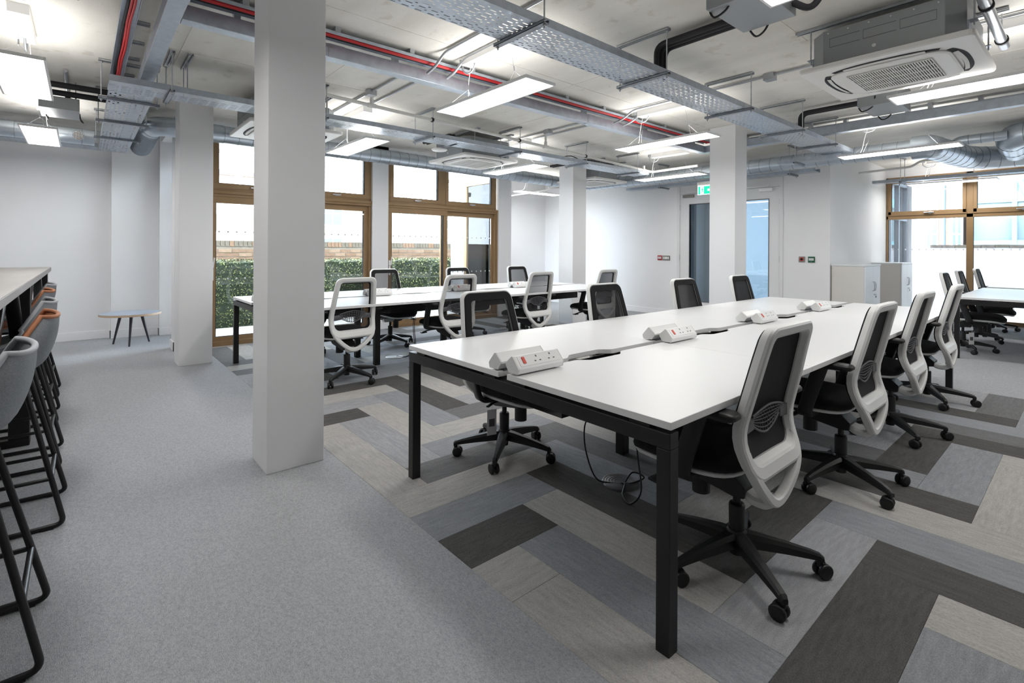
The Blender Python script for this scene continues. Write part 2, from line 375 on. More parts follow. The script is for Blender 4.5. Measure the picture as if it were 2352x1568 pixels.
# ---- walls
def wall(name, boxes, m='wall_paint'):
    w = struct(name); mb = MB()
    for a, b in boxes: mb.box(a, b)
    mb.build('wall_surface', m, w); return w
wl = wall('wall_left', [((-9.45, -5.2, 0), (-9.17, .32, CZ)), ((-9.45, .32, 0), (-9.07, .87, CZ)), ((-9.45, .87, 0), (-8.96, 1.34, CZ)),
                        ((-9.45, 6.39, 0), (-9.05, 9.0, CZ))])
ww = wall('wall_window_side', [((-7.74, .88, 0), (-7.47, 1.25, CZ)), ((-7.74, 3.50, 0), (-7.47, 3.77, CZ)), ((-7.74, 6.08, 0), (-7.47, 6.39, CZ)),
                               ((-7.74, 1.25, 2.80), (-7.47, 6.08, CZ)), ((-7.74, 1.25, -.2), (-7.47, 6.08, -.012)),
                               ((-9.45, 6.30, 0), (-8.95, 6.39, CZ)), ((-8.95, 6.30, 2.72), (-7.74, 6.39, CZ)), ((-8.95,6.30,-.2),(-7.74,6.39,.04)),
                               ((-8.96, 1.28, 2.70), (-7.74, 1.34, CZ)), ((-8.96, 1.28, -.2), (-7.74, 1.34, .02))])
wb = wall('wall_back', [((-9.3, 8.87, 0), (-5.354, 9.0, CZ)), ((-3.398, 8.87, 0), (-2.71, 9.0, CZ)), ((-5.354, 8.87, 2.86), (-3.398, 9.0, CZ)),
                        ((-2.83, 9.0, 0), (-2.71, 12.2, CZ))])
wr = wall('wall_window_end', [((-2.71, 12.07, 2.72), (5.2, 12.2, CZ)), ((-2.71, 12.07, -.2), (5.2, 12.2, .02)), ((1.6, 12.07, 0), (5.2, 12.2, CZ))])
wall('wall_right', [((5.1, -5.2, 0), (5.3, 12.2, CZ))])
wall('wall_front', [((-9.45, -5.3, 0), (5.3, -5.1, CZ))])
cw = wall('wall_corridor', [((-6.3, 9.0, 0), (-6.2, 12.2, CZ)), ((-6.3, 11.5, 0), (-5.8, 11.6, CZ)), ((-4.4, 11.5, 0), (-2.83, 11.6, CZ)), ((-5.8, 11.5, 2.5), (-4.4, 11.6, CZ))], 'render_white')
B((-5.8, 11.54, 0), (-4.4, 11.56, 2.5)).build('added_bright_screen', 'frosted', cw)  # screen added so the right door pane looks bright
for x in (-5.8, -4.46): B((x, 11.5, 0), (x+.06, 11.6, 2.5)).build('added_screen_post', 'grey_frame', cw)
B((-6.2, 10.3, 0), (-6.17, 11.05, 2.6)).build('added_dark_panel', 'grey_frame', cw)  # panel added so the view through the left door pane looks dark
B((-4.4, 9.8, CZ-.02), (-4.1, 11.0, CZ)).build('added_corridor_light', 'corridor_fill_glow', cw)  # lamp added to brighten the corridor behind the doors

def skirt(name, segs):
    s = struct(name); mb = MB()
    for a, b in segs: mb.box((a[0], a[1], 0), (b[0], b[1], .115))
    mb.build('skirting_board', 'trim_paint', s, bevel=.003)
skirt('baseboard_left', [((-9.17, -5.1), (-9.155, .32)), ((-9.07, .305), (-9.055, .87)), ((-9.17, .305), (-9.055, .32)), ((-8.96, .855), (-8.945, 1.28)), ((-9.07, .855), (-8.945, .87)), ((-7.755, .865), (-7.455, .88)), ((-7.47, .865), (-7.455, 1.25)), ((-7.755, .88), (-7.74, 1.27))])
skirt('baseboard_back', [((-9.05, 8.855), (-5.42, 8.87)), ((-3.33, 8.855), (-2.695, 8.87)), ((-2.71, 8.87), (-2.695, 12.05)), ((-9.05, 6.42), (-9.035, 8.86))])
skirt('baseboard_window_piers', [((-7.47, 3.485), (-7.455, 3.785)), ((-7.47, 6.08), (-7.455, 6.405)), ((-7.74, 6.39), (-7.455, 6.405))])

# ---- columns
def column(name, x0, x1, y0, y1):
    o = struct(name); B((x0, y0, 0), (x1, y1, CZ)).build('column_shaft', 'wall_paint', o, bevel=.004); return o
column('wall_column_1', -3.363, -3.052, .799, 1.122)
column('wall_column_2', -6.765, -6.456, .799, 1.119)
column('wall_column_3', -3.402, -3.052, 6.431, 6.757)
column('wall_column_4', -6.212, -5.880, 6.431, 6.772)

# ---- bronze windows on the courtyard side (plane X=-7.55)
def bar(mb, y0, y1, z0, z1, x0=-7.60, x1=-7.52): mb.box((x0, y0, z0), (x1, y1, z1))
def handle(w, y, z, L=.13):
    h = MB().box((-7.51, y-L/2, z-.008), (-7.485, y+L/2, z+.010)); h.box((-7.53, y-.015, z-.014), (-7.51, y+.045, z+.014)); h.build('window_handle', 'steel', w, bevel=.004)
def sash(w, y0, y1, z0, z1, t=.06, x0=-7.585, x1=-7.530, gas=True):
    mb = MB()
    for a, b, c, d in ((y0, y1, z0, z0+t), (y0, y1, z1-t, z1), (y0, y0+t, z0+t, z1-t), (y1-t, y1, z0+t, z1-t)): mb.box((x0, a, c), (x1, b, d))
    f = mb.build('sash_frame', 'bronze', w, bevel=.004)
    g = MB()
    for a, b, c, d in ((y0+t, y1-t, z0+t, z0+t+.006), (y0+t, y0+t+.008, z0+t, z1-t), (y1-t-.014, y1-t, z0+t, z1-t)): g.box((x0+.01, a, c), (x1-.01, b, d))
    g.build('gasket', 'gasket', f)
    B((-7.562, y0+t, z0+t), (-7.554, y1-t, z1-t)).build('pane', 'window_glass', w)
def dots(w, y0, y1, z, step=.1045, r=.012, x=-7.5535):
    mb = MB(); y = y0
    while y < y1:
        mb.add([(x, y+r*math.cos(2*PI*k/12), z+r*math.sin(2*PI*k/12)) for k in range(12)], [tuple(range(12))]); y += step
    mb.build('safety_dots', 'paper', w)
def yard_window(name, ya, yb, ym):
    w = struct(name); mb = MB()
    bar(mb, ya, ya+.05, 2.06, 2.80); bar(mb, yb-.05, yb, 2.06, 2.80); bar(mb, ya, yb, 2.74, 2.80); bar(mb, ya, yb, 2.00, 2.075); bar(mb, ym-.045, ym+.045, 2.06, 2.80)
    bar(mb, ya, ya+.035, 0, 2.0); bar(mb, yb-.035, yb, 0, 2.0)
    mb.build('outer_frame', 'bronze', w, bevel=.003)
    l = MB(); bar(l, ya, yb+.03, 2.0, 2.045, -7.60, -7.495); bar(l, ya, yb+.03, 1.965, 2.0, -7.60, -7.51); l.box((-7.60, yb-.0, 0), (-7.505, yb+.03, 2.0)); l.build('head_ledge', 'bronze', w, bevel=.004)
    s = MB(); bar(s, ya, yb, 0, .06, -7.62, -7.47); s.build('threshold', 'bronze', w, bevel=.003)
    sash(w, ya+.05, ym-.045, 2.075, 2.74, .065, -7.58, -7.515); sash(w, ym+.045, yb-.05, 2.075, 2.74, .065, -7.58, -7.515)
    sash(w, ya+.0, ym+.09, .03, 1.965, .085, -7.56, -7.515); sash(w, ym-.02, yb-.02, .03, 1.965, .085, -7.60, -7.566)
    handle(w, (ya+ym)/2+.02, 2.105); handle(w, (ym+yb)/2+.02, 2.105)
    hp = MB().box((-7.515, ya+.03, .86), (-7.505, ya+.06, 1.10)); hp.sweep(fillet([(-7.50, ya+.045, 1.02), (-7.46, ya+.045, 1.02), (-7.455, ya+.06, 1.16)], .02), CH(.008, .008, .003)); hp.build('door_handle', 'white_gloss', w, bevel=.002)
    for z in (1.502, .88): dots(w, ya+.13, ym-.02, z, x=-7.5525); dots(w, ym+.13, yb-.12, z, x=-7.5525)
    return w
yard_window('window_1', 1.25, 3.50, 2.33)
yard_window('window_2', 3.77, 6.05, 4.85)
# windows that turn the courtyard corners
def cross_window(name, y, xa, xb, z1):
    w = struct(name); mb = MB()
    for a, b, c, d in ((xa, xb, .02, .10), (xa, xb, z1-.08, z1), (xa, xa+.07, .1, z1-.08), (xb-.07, xb, .1, z1-.08), (xa, xb, 1.98, 2.07)): mb.box((a, y-.03, c), (b, y+.03, d))
    mb.build('outer_frame', 'bronze', w, bevel=.003)
    B((xa+.07, y-.004, .1), (xb-.07, y+.004, 1.98)).build('pane', 'window_glass', w); B((xa+.07, y-.004, 2.07), (xb-.07, y+.004, z1-.08)).build('pane', 'window_glass', w)
cross_window('window_3', 1.31, -8.96, -7.74, 2.70)
cross_window('window_4', 6.345, -8.95, -7.74, 2.72)
# end window (plane Y=12.07)
w5 = struct('window_5'); mb = MB(); Y5 = 12.09
def bx(mb, x0, x1, z0, z1, y0=12.06, y1=12.13): mb.box((x0, y0, z0), (x1, y1, z1))
XS = [-2.70, -1.475, -.25, .975, 1.6]
bx(mb, -2.70, 1.6, 2.66, 2.73); bx(mb, -2.70, 1.6, 1.912, 1.98); bx(mb, -2.70, 1.6, .02, .09)
for x in XS: bx(mb, x-.047 if x > -2.6 else x, x+.047 if x > -2.6 else x+.03, .02, 2.73)
mb.build('outer_frame', 'bronze', w5, bevel=.004)
for a, b in zip(XS, XS[1:]):
    a += .03 if a < -2.6 else .047; b -= .047; t = .05; m2 = MB()
    for p, q, c, d in ((a, b, 1.98, 1.98+.085), (a, b, 2.66-t, 2.66), (a, a+t, 2.0, 2.66), (b-t, b, 2.0, 2.66)): m2.box((p, 12.045, c), (q, 12.10, d))
    f = m2.build('sash_frame', 'bronze', w5, bevel=.004)
    g = MB().box((a+t, 12.07, 2.065), (a+t+.006, 12.09, 2.61)); g.box((a, 12.07, .09), (a+.006, 12.09, 1.912)); g.build('gasket', 'gasket', f)
    B((a+t, 12.084, 2.065), (b-t, 12.09, 2.61)).build('pane', 'window_glass', w5); B((a, 12.084, .09), (b, 12.09, 1.912)).build('pane', 'window_glass', w5)
    h = MB().box(((a+b)/2-.02, 12.005, 2.015), ((a+b)/2+.13, 12.03, 2.035)); h.box(((a+b)/2+.05, 12.03, 2.0), ((a+b)/2+.09, 12.05, 2.045)); h.build('window_handle', 'steel', w5, bevel=.004)
    m3 = MB(); x = a+.06
    while x < b-.03:
        m3.add([(x+.014*math.cos(2*PI*k/12), 12.0835, 1.33+.014*math.sin(2*PI*k/12)) for k in range(12)], [tuple(range(12))]); x += .105
    m3.build('safety_dots', 'paper', w5)

# ---- double fire doors in the back wall
dr = struct('door_1'); DX0, DX1 = -5.354, -3.398; YD = 8.87
mb = MB()
for a, b in ((DX0, DX0+.055), (DX1-.055, DX1)): mb.box((a, YD-.012, 0), (b, YD+.10, 2.86))
mb.box((DX0, YD-.012, 2.80), (DX1, YD+.10, 2.86)); mb.build('door_frame', 'door_paint', dr, bevel=.003)
B((DX0+.055, YD+.01, 2.375), (DX1-.055, YD+.05, 2.80)).build('overpanel', 'door_paint', dr)
xm = (DX0+DX1)/2
for k, (a, b, ga, gb) in enumerate(((DX0+.058, xm-.002, -5.094, -4.62), (xm+.002, DX1-.058, -4.13, -3.636))):
    lf = MB()
    for p, q, c, d in ((a, ga, .008, 2.37), (gb, b, .008, 2.37), (ga, gb, .008, .328), (ga, gb, 2.168, 2.37)): lf.box((p, YD+.005, c), (q, YD+.05, d))
    leaf = lf.build('door_leaf', 'door_paint', dr)
    bd = MB()
    for p, q, c, d in ((ga-.012, ga, .316, 2.18), (gb, gb+.012, .316, 2.18), (ga, gb, .316, .328), (ga, gb, 2.168, 2.18)): bd.box((p, YD-.002, c), (q, YD+.05, d))
    bd.build('glazing_bead', 'grey_frame', leaf)
    B((ga, YD+.024, .328), (gb, YD+.032, 2.168)).build('vision_pane', 'door_glass', dr)
    cx = a+.18 if k == 0 else b-.22
    cl = MB().box((cx-.10, YD-.05, 2.30), (cx+.12, YD+.005, 2.355)); c0 = cl.build('door_closer', 'steel_plate' if k == 0 else 'white_gloss', dr, bevel=.004)
    s = 1 if k == 0 else -1
    MB().box((cx-.02 if k == 0 else cx-.32, YD-.03, 2.385), (cx+.36 if k == 0 else cx+.06, YD-.008, 2.405)).build('closer_track', 'white_gloss', dr, bevel=.004)
    hx = a-.006 if k == 0 else b+.006
    for z in (.25, 1.15, 2.12): MB().cyl((hx, YD-.004, z-.05), (hx, YD-.004, z+.05), .009, 8).build('hinge', 'steel', dr)

# ================================================================= OFFICE CHAIR (rear towards +X, origin on the floor under the column)
PROF = [(.30, .150), (.36, .158), (.42, .160), (.47, .150), (.52, .128), (.58, .108), (.63, .106), (.68, .118), (.79, .146), (.90, .172), (1.02, .203)]
HW = [(.42, .190), (.47, .208), (.55, .224), (.65, .228), (.80, .216), (1.02, .190)]
def bx_(z): return interp(z, PROF)
def outline(inset, z0=.452, z1=1.005, rt=.055, rb=.075):
    """closed loop of the back in (y,z), counter-clockwise seen from the rear"""
    z0 += inset*1.45; z1 -= inset; rt = max(.015, rt-inset*.6); rb = max(.02, rb-inset*.6)
    pts = []
    def side(s, zs): return [(s*(interp(z, HW)-inset), z) for z in zs]
    zs = [z0+rb+(z1-rt-z0-rb)*k/11 for k in range(12)]
    hb, ht = interp(z0+rb, HW)-inset, interp(z1-rt, HW)-inset
    pts += side(1, zs)
    pts += [(ht-rt+rt*math.cos(R(a)), z1-rt+rt*math.sin(R(a))) for a in (18, 36, 54, 72, 90)]
    pts += [(-ht+rt+rt*math.cos(R(a)), z1-rt+rt*math.sin(R(a))) for a in (90, 108, 126, 144, 162)]
    pts += side(-1, zs[::-1])
    pts += [(-hb+rb+rb*math.cos(R(a)), z0+rb+rb*math.sin(R(a))) for a in (198, 216, 234, 252, 270)]
    pts += [(hb-rb+rb*math.cos(R(a)), z0+rb+rb*math.sin(R(a))) for a in (270, 288, 306, 324, 342)]
    return pts
def ring_band(sections, closed=True):
    """sections: list of (inset, dx); lofts loops of the back outline"""
    mb = MB(); loops = [[(bx_(z)+dx, y, z) for y, z in outline(i)] for i, dx in sections]
    k = len(loops[0]); n = len(loops)
    for a in range(n if closed else n-1):
        mb.add(loops[a]+loops[(a+1) % n], [(q, (q+1) % k, k+(q+1) % k, k+q) for q in range(k)], True)
    return mb
def seat_outline(ins):
    out = []
    for k in range(28):
        t = 2*PI*k/28; c, s = math.cos(t), math.sin(t); e = .62
        x = -.165+(.245-ins)*math.copysign(abs(c)**e, c); y = (.245-ins)*math.copysign(abs(s)**e, s)
        out.append((x, y))
    return out
def seat_z(x, z): return z-.035*max(0, (-.27-x)/.14)**2-.006*max(0, (x+.02)/.1)
def make_chair():
    t = thing('office_chair', 'x', 'chair')
    # frame: bevelled ring, wider at the rear
    ring_band([(-.004, -.018), (-.008, .008), (-.004, .018), (.004, .023), (.028, .023), (.034, .019), (.042, .000), (.038, -.018)]).build('backrest_frame', 'white_plastic', t)
    # yoke: V below the ring and tongue to the mechanism
    def yp(p): return [(bx_(z)+.0015, y, z) for y, z in p]
    v = MB(); v.sweep(catmull(yp([(-.203, .545), (-.198, .50), (-.182, .455), (-.140, .405), (-.075, .352), (-.03, .330), (0, .326), (.03, .330), (.075, .352), (.140, .405), (.182, .455), (.198, .50), (.203, .545)]), 4), CH(.018, .019, .006), up=(1, 0, 0), hard=True)
    v.sweep(catmull([(.158, 0, .328), (.125, 0, .312), (.08, 0, .312), (.03, 0, .332)], 5), CH(.055, .018, .010), up=(0, 0, 1), hard=True, scale=[.75, .8, .86, .9, .95, 1, 1, 1, 1, 1, 1, .95, .9, .85, .8, .8])
    v.build('yoke', 'white_plastic', t)
    m = MB(); L0 = outline(.026)
    def mg(u, w):
        z = .475+(.982-.475)*w
        hw = interp(z, HW)-.022
        for lo, hi, r in ((.475, .53, .055), (.935, .982, .047)):
            pass
        if z < .525: hw -= .05*(1-math.sqrt(max(0, 1-((.525-z)/.05)**2)))
        if z > .942: hw -= .04*(1-math.sqrt(max(0, 1-((z-.942)/.04)**2)))
        y = (2*u-1)*hw
        return (bx_(z)-.006-.010*(1-(2*u-1)**2), y, z)
    m.grid(8, 16, mg); m.build('mesh_panel', 'chair_mesh', t)
    ring_band([(.002, -.0185), (.006, -.027), (.050, -.0265), (.050, -.019)]).build('mesh_border', 'black_fabric', t)
    # lumbar support lattice
    l = MB()
    dep = lambda y: .028+.080*max(0, 1-(abs(y)/.135)**1.7)
    zt = lambda y: .690-.045*(abs(y)/.2)**1.6
    for k in range(7):
        r = .0030 if 0 < k < 6 else .0050
        l.tube([(bx_(zt(y)-dep(y)*k/6)+.006, y, zt(y)-dep(y)*k/6) for y in [-.135+.27*q/12 for q in range(13)]], r, 5)
    for q in range(12):
        y = -.132+.264*q/11
        l.tube([(bx_(zt(y)-dep(y)*k/5)+.006, y*(1-.12*k/5), zt(y*(1-.12*k/5))-dep(y)*k/5) for k in range(6)], .0030, 5)
    for s in (-1, 1):
        l.sweep([(bx_(.655)+.004, s*y, .650-.02*abs(y)/.2) for y in (.120, .15, .18, .208)], CH(.024, .003, .001), up=(1, 0, 0))
    l.build('lumbar_support', 'grey_plastic', t)
    # seat
    c = MB(); rg = []
    for ins, z in ((.022, .437), (.004, .445), (.0, .462), (.004, .478), (.018, .490), (.05, .498), (.11, .502), (.19, .503)):
        rg.append([(x, y, seat_z(x, z)) for x, y in seat_outline(ins)])
    c.rings(rg); c.build('seat_cushion', 'black_fabric', t)
    c = MB(); c.rings([[(x, y, seat_z(x, z)) for x, y in seat_outline(ins)] for ins, z in ((.05, .412), (.016, .420), (.010, .4365), (.03, .438))]); c.build('seat_shell', 'white_plastic', t)
    # mechanism
    k = MB(); k.prism([(-.25, .402), (-.25, .375), (-.19, .338), (.02, .305), (.055, .310), (.06, .350), (.02, .385), (-.05, .412)], -.062, .062, lambda x, y, z: (x, z, y))
    k.box((-.27, -.115, .395), (-.02, .115, .414)); k.cyl((-.155, 0, .25), (-.155, 0, .36), .037, 14); k.cyl((-.02, -.06, .36), (-.02, .06, .36), .03, 10)
    k.build('tilt_mechanism', 'black_plastic', t, bevel=.003)
    k = MB(); k.sweep(fillet([(-.16, -.05, .385), (-.17, -.19, .375), (-.21, -.25, .352)], .03), CH(.014, .005, .002)); k.sweep([(-.21, -.20, .350), (-.22, -.26, .345)], CH(.03, .005, .002))
    k.sweep(fillet([(-.10, .05, .385), (-.10, .17, .375), (-.13, .235, .37)], .03), CH(.010, .005, .002)); k.build('lever', 'black_plastic', t)
    k = MB(); k.lathe([(.015, .20), (.015, .335)], 12); k.build('gas_lift', 'black_metal', t)
    k = MB(); k.lathe([(.030, .14), (.031, .25), (.028, .258), (.016, .258)], 16); k.build('column_cover', 'black_plastic', t)
    # armrests
    for s in (-1, 1):
        a = MB(); a.sweep(catmull([(-.10, s*.13, .404), (-.098, s*.22, .402), (-.094, s*.262, .414), (-.085, s*.276, .45), (-.055, s*.281, .55), (-.025, s*.284, .64), (-.012, s*.284, .682)], 4), CH(.034, .013, .005), up=(0, s, .0) if False else None)
        ar = a.build('armrest', 'black_plastic', t)
        p = MB(); o = rrect(.125, .042, .028); p.rings([[(x*q+.012, y*q+s*.284, z) for x, y in o] for q, z in ((.93, .682), (1, .689), (1, .700), (.94, .708), (.7, .711))]); p.build('arm_pad', 'grey_plastic' if False else 'black_plastic', ar)
    # five-star base
    b = MB()
    for q in range(5):
        an = 2*PI*q/5; ca, sa = math.cos(an), math.sin(an)
        P_ = [(.02, .122, .034, .026), (.08, .116, .028, .025), (.18, .104, .021, .020), (.27, .090, .016, .015), (.305, .083, .015, .012), (.318, .074, .011, .010)]
        rg = [[(r*ca-w*e*sa, r*sa+w*e*ca, z+h*f) for e, f in ((-1, -1), (1, -1), (1, .4), (.55, 1), (-.55, 1), (-1, .4))] for r, z, w, h in P_]
        b.rings(rg, sm=False); b.cyl((.305*ca, .305*sa, .045), (.305*ca, .305*sa, .082), .011, 8)
    b.lathe([(.026, .055), (.027, .10), (.036, .105), (.040, .145), (.032, .155)], 16)
    b.build('star_base', 'black_plastic', t)
    for q in range(5):
        an = 2*PI*q/5; c = MB(); yaw = q*2.1+.4; cy, sy = math.cos(yaw), math.sin(yaw); ox, oy = .305*math.cos(an)+.012*cy, .305*math.sin(an)+.012*sy
        for s in (-1, 1):
            pr = [(.006, -.010), (.026, -.010), (.0295, -.006), (.0295, .006), (.025, .010), (.006, .008)]
            vs = []; n = 16
            for i in range(n):
                tt = 2*PI*i/n
                for r, h in pr:
                    px, pz, py = r*math.cos(tt), r*math.sin(tt), s*(.016+h*.95)
                    vs.append((ox+px*cy-py*sy, oy+px*sy+py*cy, .0295+pz))
            kk = len(pr); c.add(vs, [(i*kk+q2, ((i+1) % n)*kk+q2, ((i+1) % n)*kk+q2+1, i*kk+q2+1) for i in range(n) for q2 in range(kk-1)], True)
            c.add([vs[i*kk+kk-1] for i in range(n)], [tuple(range(n))]); c.add([vs[i*kk] for i in range(n)], [tuple(range(n))])
        c.box((ox-.012, oy-.012, .028), (ox+.012, oy+.012, .056))
        c.build('caster', 'black_plastic', t)
    return t
CHAIR0 = make_chair(); used = [False]
def chair(x, y, face, label, group, spin=0.0, extra=0.0, tagged=False):
    """face=+1: rear towards +X; -1: rear towards -X"""
    o = CHAIR0 if not used[0] else copy_tree(CHAIR0); used[0] = True
    o.location = (x, y, 0); o.rotation_euler.z = (0 if face > 0 else PI)+R(extra)
    tag(o, label, 'chair', group)
    for ch in o.children:
        if ch.name.startswith(('star_base', 'caster')): ch.rotation_euler.z = R(spin)-o.rotation_euler.z
    return o
gA = 'chairs along the right side of the near bench'
for (x, y, s), l in zip(((-.95, 2.03, 36), (-.925, 3.222, 41), (-.95, 4.37, 22), (-.95, 5.55, 14)),
    ('white-framed black mesh office chair nearest the camera at the near bench', 'second white-framed office chair back from the camera, right side of near bench',
     'third white-framed office chair back from the camera, right side of near bench', 'farthest white-framed office chair on the right side of the near bench')):
    chair(x, y, 1, l, gA, s)
gB = 'chairs along the left side of the near bench'
for (x, y, s), l in zip(((-2.43, 2.03, 22), (-2.43, 3.24, 50), (-2.43, 4.45, 10), (-2.43, 5.62, 33)),
    ('office chair with hanging tag under the near bench, facing camera, beside the front left leg', 'second office chair from the camera showing only its dark back above the near bench',
     'third dark mesh chair back above the near bench, in front of the left door pane', 'farthest dark mesh chair back above the near bench, in front of the square column')):
    chair(x, y, -1, l, gB, s)
tagp = MB().box((-.0015, -.028, 0), (.0015, .028, -.14)); tagp.tube(catmull([(0, 0, 0), (.01, 0, .05), (0, 0, .09)], 5), .0012, 5)
gC = 'chairs on the near side of the window bench'
for (x, y, s), l in zip(((-4.76, 1.97, 22), (-4.72, 3.16, 40), (-4.74, 4.40, 8), (-4.74, 5.72, 30)),
    ('office chair with its white rear frame fully seen right of the big near column', 'office chair at the window bench seen behind the tagged chair, armrest to the left',
     'office chair at the window bench before the bright square column base', 'office chair at the far end of the window bench, seat visible left of its back')):
    chair(x, y, 1, l, gC, s, extra=(4 if y < 2 else 0))
gD = 'chairs on the window side of the window bench'
for (x, y, s), l in zip(((-6.17, 1.95, 15), (-6.17, 3.15, 15), (-6.17, 4.36, 60), (-6.17, 5.56, 40)),
    ('office chair at the window bench hidden behind the big near column', 'dark-backed office chair at the window bench before the white pier between windows', 'dark-backed office chair at the window bench before the sliding door joint',
     'dark-backed office chair at the window bench right of the last bronze frame')):
    chair(x, y, -1, l, gD, s)
gE = 'chairs at the benches by the end window'
for (x, y, s), l in zip(((-1.13, 8.74, 12), (-1.13, 9.86, 50), (-1.12, 11.42, 20)),
    ('nearest office chair at the right-hand bench by the end window, carrying a white tag', 'second office chair at the right-hand bench by the end window', 'office chair at the farthest small bench against the end window')):
    chair(x, y, -1, l, gE, s)
def hangtag(x, y, z, rz, label):
    t = thing('chair_tag', label, 'tag', (x, y, z), 'paper tags on chairs', rz)
    B((-.0012, -.03, -.15), (.0012, .03, 0)).build('card', 'paper', t); MB().tube(catmull([(0, -.002, -.01), (.01, 0, .03), (0, .004, .09)], 5), .0012, 5).build('string', 'paper', t)
    B((.0013, -.018, -.10), (.0018, .018, -.055)).build('print', 'grey_plastic', t)
hangtag(-2.33, 1.85, .335, -.25, 'narrow paper tag hanging under the chair beneath the near bench')
hangtag(-1.02, 8.52, .27, -.8, 'white paper tag hanging under the chair by the end window')

# ================================================================= BENCH DESKS
def desktop_poly(w, d, scal=True):
    """w along Y, inner edge at x=0 with a scallop, outer edge at x=d"""
    p = [(d, 0), (d, w)]
    p += [(0, w)]
    if scal:
        c = w*.52; hw = .19; dp = .048
        p += [(0, c+hw)]+[(dp*(.5-.5*math.cos(PI*min(1, max(0, (hw-abs(t))/(.09))))), c+t) for t in [hw-.015*k for k in range(1, 25)]]+[(0, c-hw)]
    p += [(0, 0)]
    return p
def bench(x0, x1, y0, n, label, legs_in=True, group='white bench desks', dw=1.2):
    t = thing('bench_desk', label, 'desk', ((x0+x1)/2, y0, 0), group); hx = (x1-x0)/2; L = n*dw; d = .8
    for k in range(n):
        for s in (1, -1):
            poly = desktop_poly(dw-.0016, d)
            off = hx-d
            mb = MB(); e = .0025
            ys = k*dw+.0008
            fn = (lambda x, y, z: ((off+x), y+ys, z)) if s > 0 else (lambda x, y, z: (-(off+x), y+ys, z))
            if s < 0: poly = poly[::-1]
            mb.prism(poly, DT-.025, DT, fn); mb.build('desktop', 'desk_white', t, bevel=.0018)
    zt = DT-.025-.012
    def frame(y, lx, w=.05):
        f = MB(); f.box((-lx, y, zt-.052), (lx, y+w, zt)); fr = f.build('frame_beam', 'black_metal', t, bevel=.003)
        for s in (-1, 1): B((s*lx-(w if s > 0 else 0), y, 0), (s*lx+(0 if s > 0 else w), y+w, zt-.0525)).build('leg', 'black_metal', t, bevel=.003)
        for px in (-lx+.12, -.1, .1, lx-.12): B((px-.04, y+.006, zt), (px+.04, y+w-.006, zt+.0118)).build('spacer', 'black_metal', fr)
    frame(.0, hx-.002); frame(L-.05, hx-.002)
    for k in range(1, n): frame(k*dw-.03, .245+.04, .06)
    for sx in (-.29, .29): B((sx-.02, .05, zt-.05), (sx+.02, L-.05, zt)).build('rail', 'black_metal', t)
    cb = MB()
    for k in range(n):
        cb.box((-.17, k*dw+.2, zt-.16), (-.168, k*dw+1.0, zt-.03)); cb.box((.168, k*dw+.2, zt-.16), (.17, k*dw+1.0, zt-.03)); cb.box((-.17, k*dw+.2, zt-.162), (.17, k*dw+1.0, zt-.16))
    cb.build('cable_basket', 'black_metal', t)
    return t
bench(-2.524, -.866, 1.403, 4, 'long white eight-seat bench desk nearest the camera with black frame')
bench(-6.290, -4.615, 1.29, 4, 'long white bench desk standing parallel to the bronze windows')
bench(-1.125, .533, 8.05, 2, 'white bench desk at the right behind the near bench')
bench(-1.115, .543, 10.75, 1, 'farthest white bench desk against the end window')

# ---- desktop power units
def power_unit(x, y, s, label, group):
    """s=+1: sockets face +X"""
    t = thing('power_unit', label, 'power socket', (x, y, DT), group, 0 if s > 0 else PI)
    pr = [(.036, .006), (.040, .012), (.044, .030), (.040, .036), (.004, .078), (-.004, .080), (-.036, .052), (-.042, .044), (-.042, .036), (-.022, .008)]
    MB().prism(pr, -.135, .135, lambda a, b, z: (a, z, b)).build('housing', 'white_gloss', t, bevel=.003)
    for e in (-1, 1): MB().prism([(a*.99, b*.99) for a, b in pr], e*.135, e*.139, lambda a, b, z: (a, z, b)).build('end_cap', 'white_plastic', t)
    MB().box((-.03, -.11, 0), (.02, .11, .008)).build('foot', 'grey_plastic', t)
    # sloping face from (.041,.034) to (.002,.079)
    def face(u, v, h): # u along y, v up the slope 0..1
        ax, az, bx2, bz = .0415, .0345, .0025, .0795; nx, nz = .756, .655
        return (ax+(bx2-ax)*v+nx*h, u, az+(bz-az)*v+nz*h)
    def plate(mb, u0, u1, v0, v1, h0, h1):
        mb.add([face(u0, v0, h0), face(u1, v0, h0), face(u1, v1, h0), face(u0, v1, h0), face(u0, v0, h1), face(u1, v0, h1), face(u1, v1, h1), face(u0, v1, h1)], [(0,3,2,1),(4,5,6,7),(0,1,5,4),(1,2,6,5),(2,3,7,6),(3,0,4,7)])
    p = MB(); plate(p, -.118, .124, .08, .92, 0, .0018); pl = p.build('socket_panel', 'white_gloss', t)
    q = MB(); plate(q, -.098, -.083, .28, .80, .0018, .005); q.build('switch', 'switch_red', pl)
    h = MB()
    for c in (-.012, .072):
        plate(h, c-.003, c+.003, .66, .82, .0018, .0022)
        for dd in (-.015, .015): plate(h, c+dd-.005, c+dd+.005, .32, .40, .0018, .0022)
    h.build('socket_holes', 'socket_hole', pl)
    return t
NB = ['nearest the camera', 'second from the camera', 'third from the camera', 'farthest from the camera']
for k, y in enumerate((1.55, 2.735, 3.945, 5.145)):
    power_unit(-1.640, y, 1, 'white power unit with red switch on the near bench, '+NB[k], 'power units on the near bench')
    power_unit(-1.752, y-.005, -1, 'white power unit seen from behind on the near bench, pair '+NB[k], 'power units on the near bench')
    MB().box((-.03, -.04, -.03), (.03, .04, -.004)).build('clamp', 'steel', tag(thing('desk_clamp', 'small steel clamp joining the power units '+NB[k]+' on the near bench', 'clamp', (-1.696, y, DT), 'power unit clamps')), )
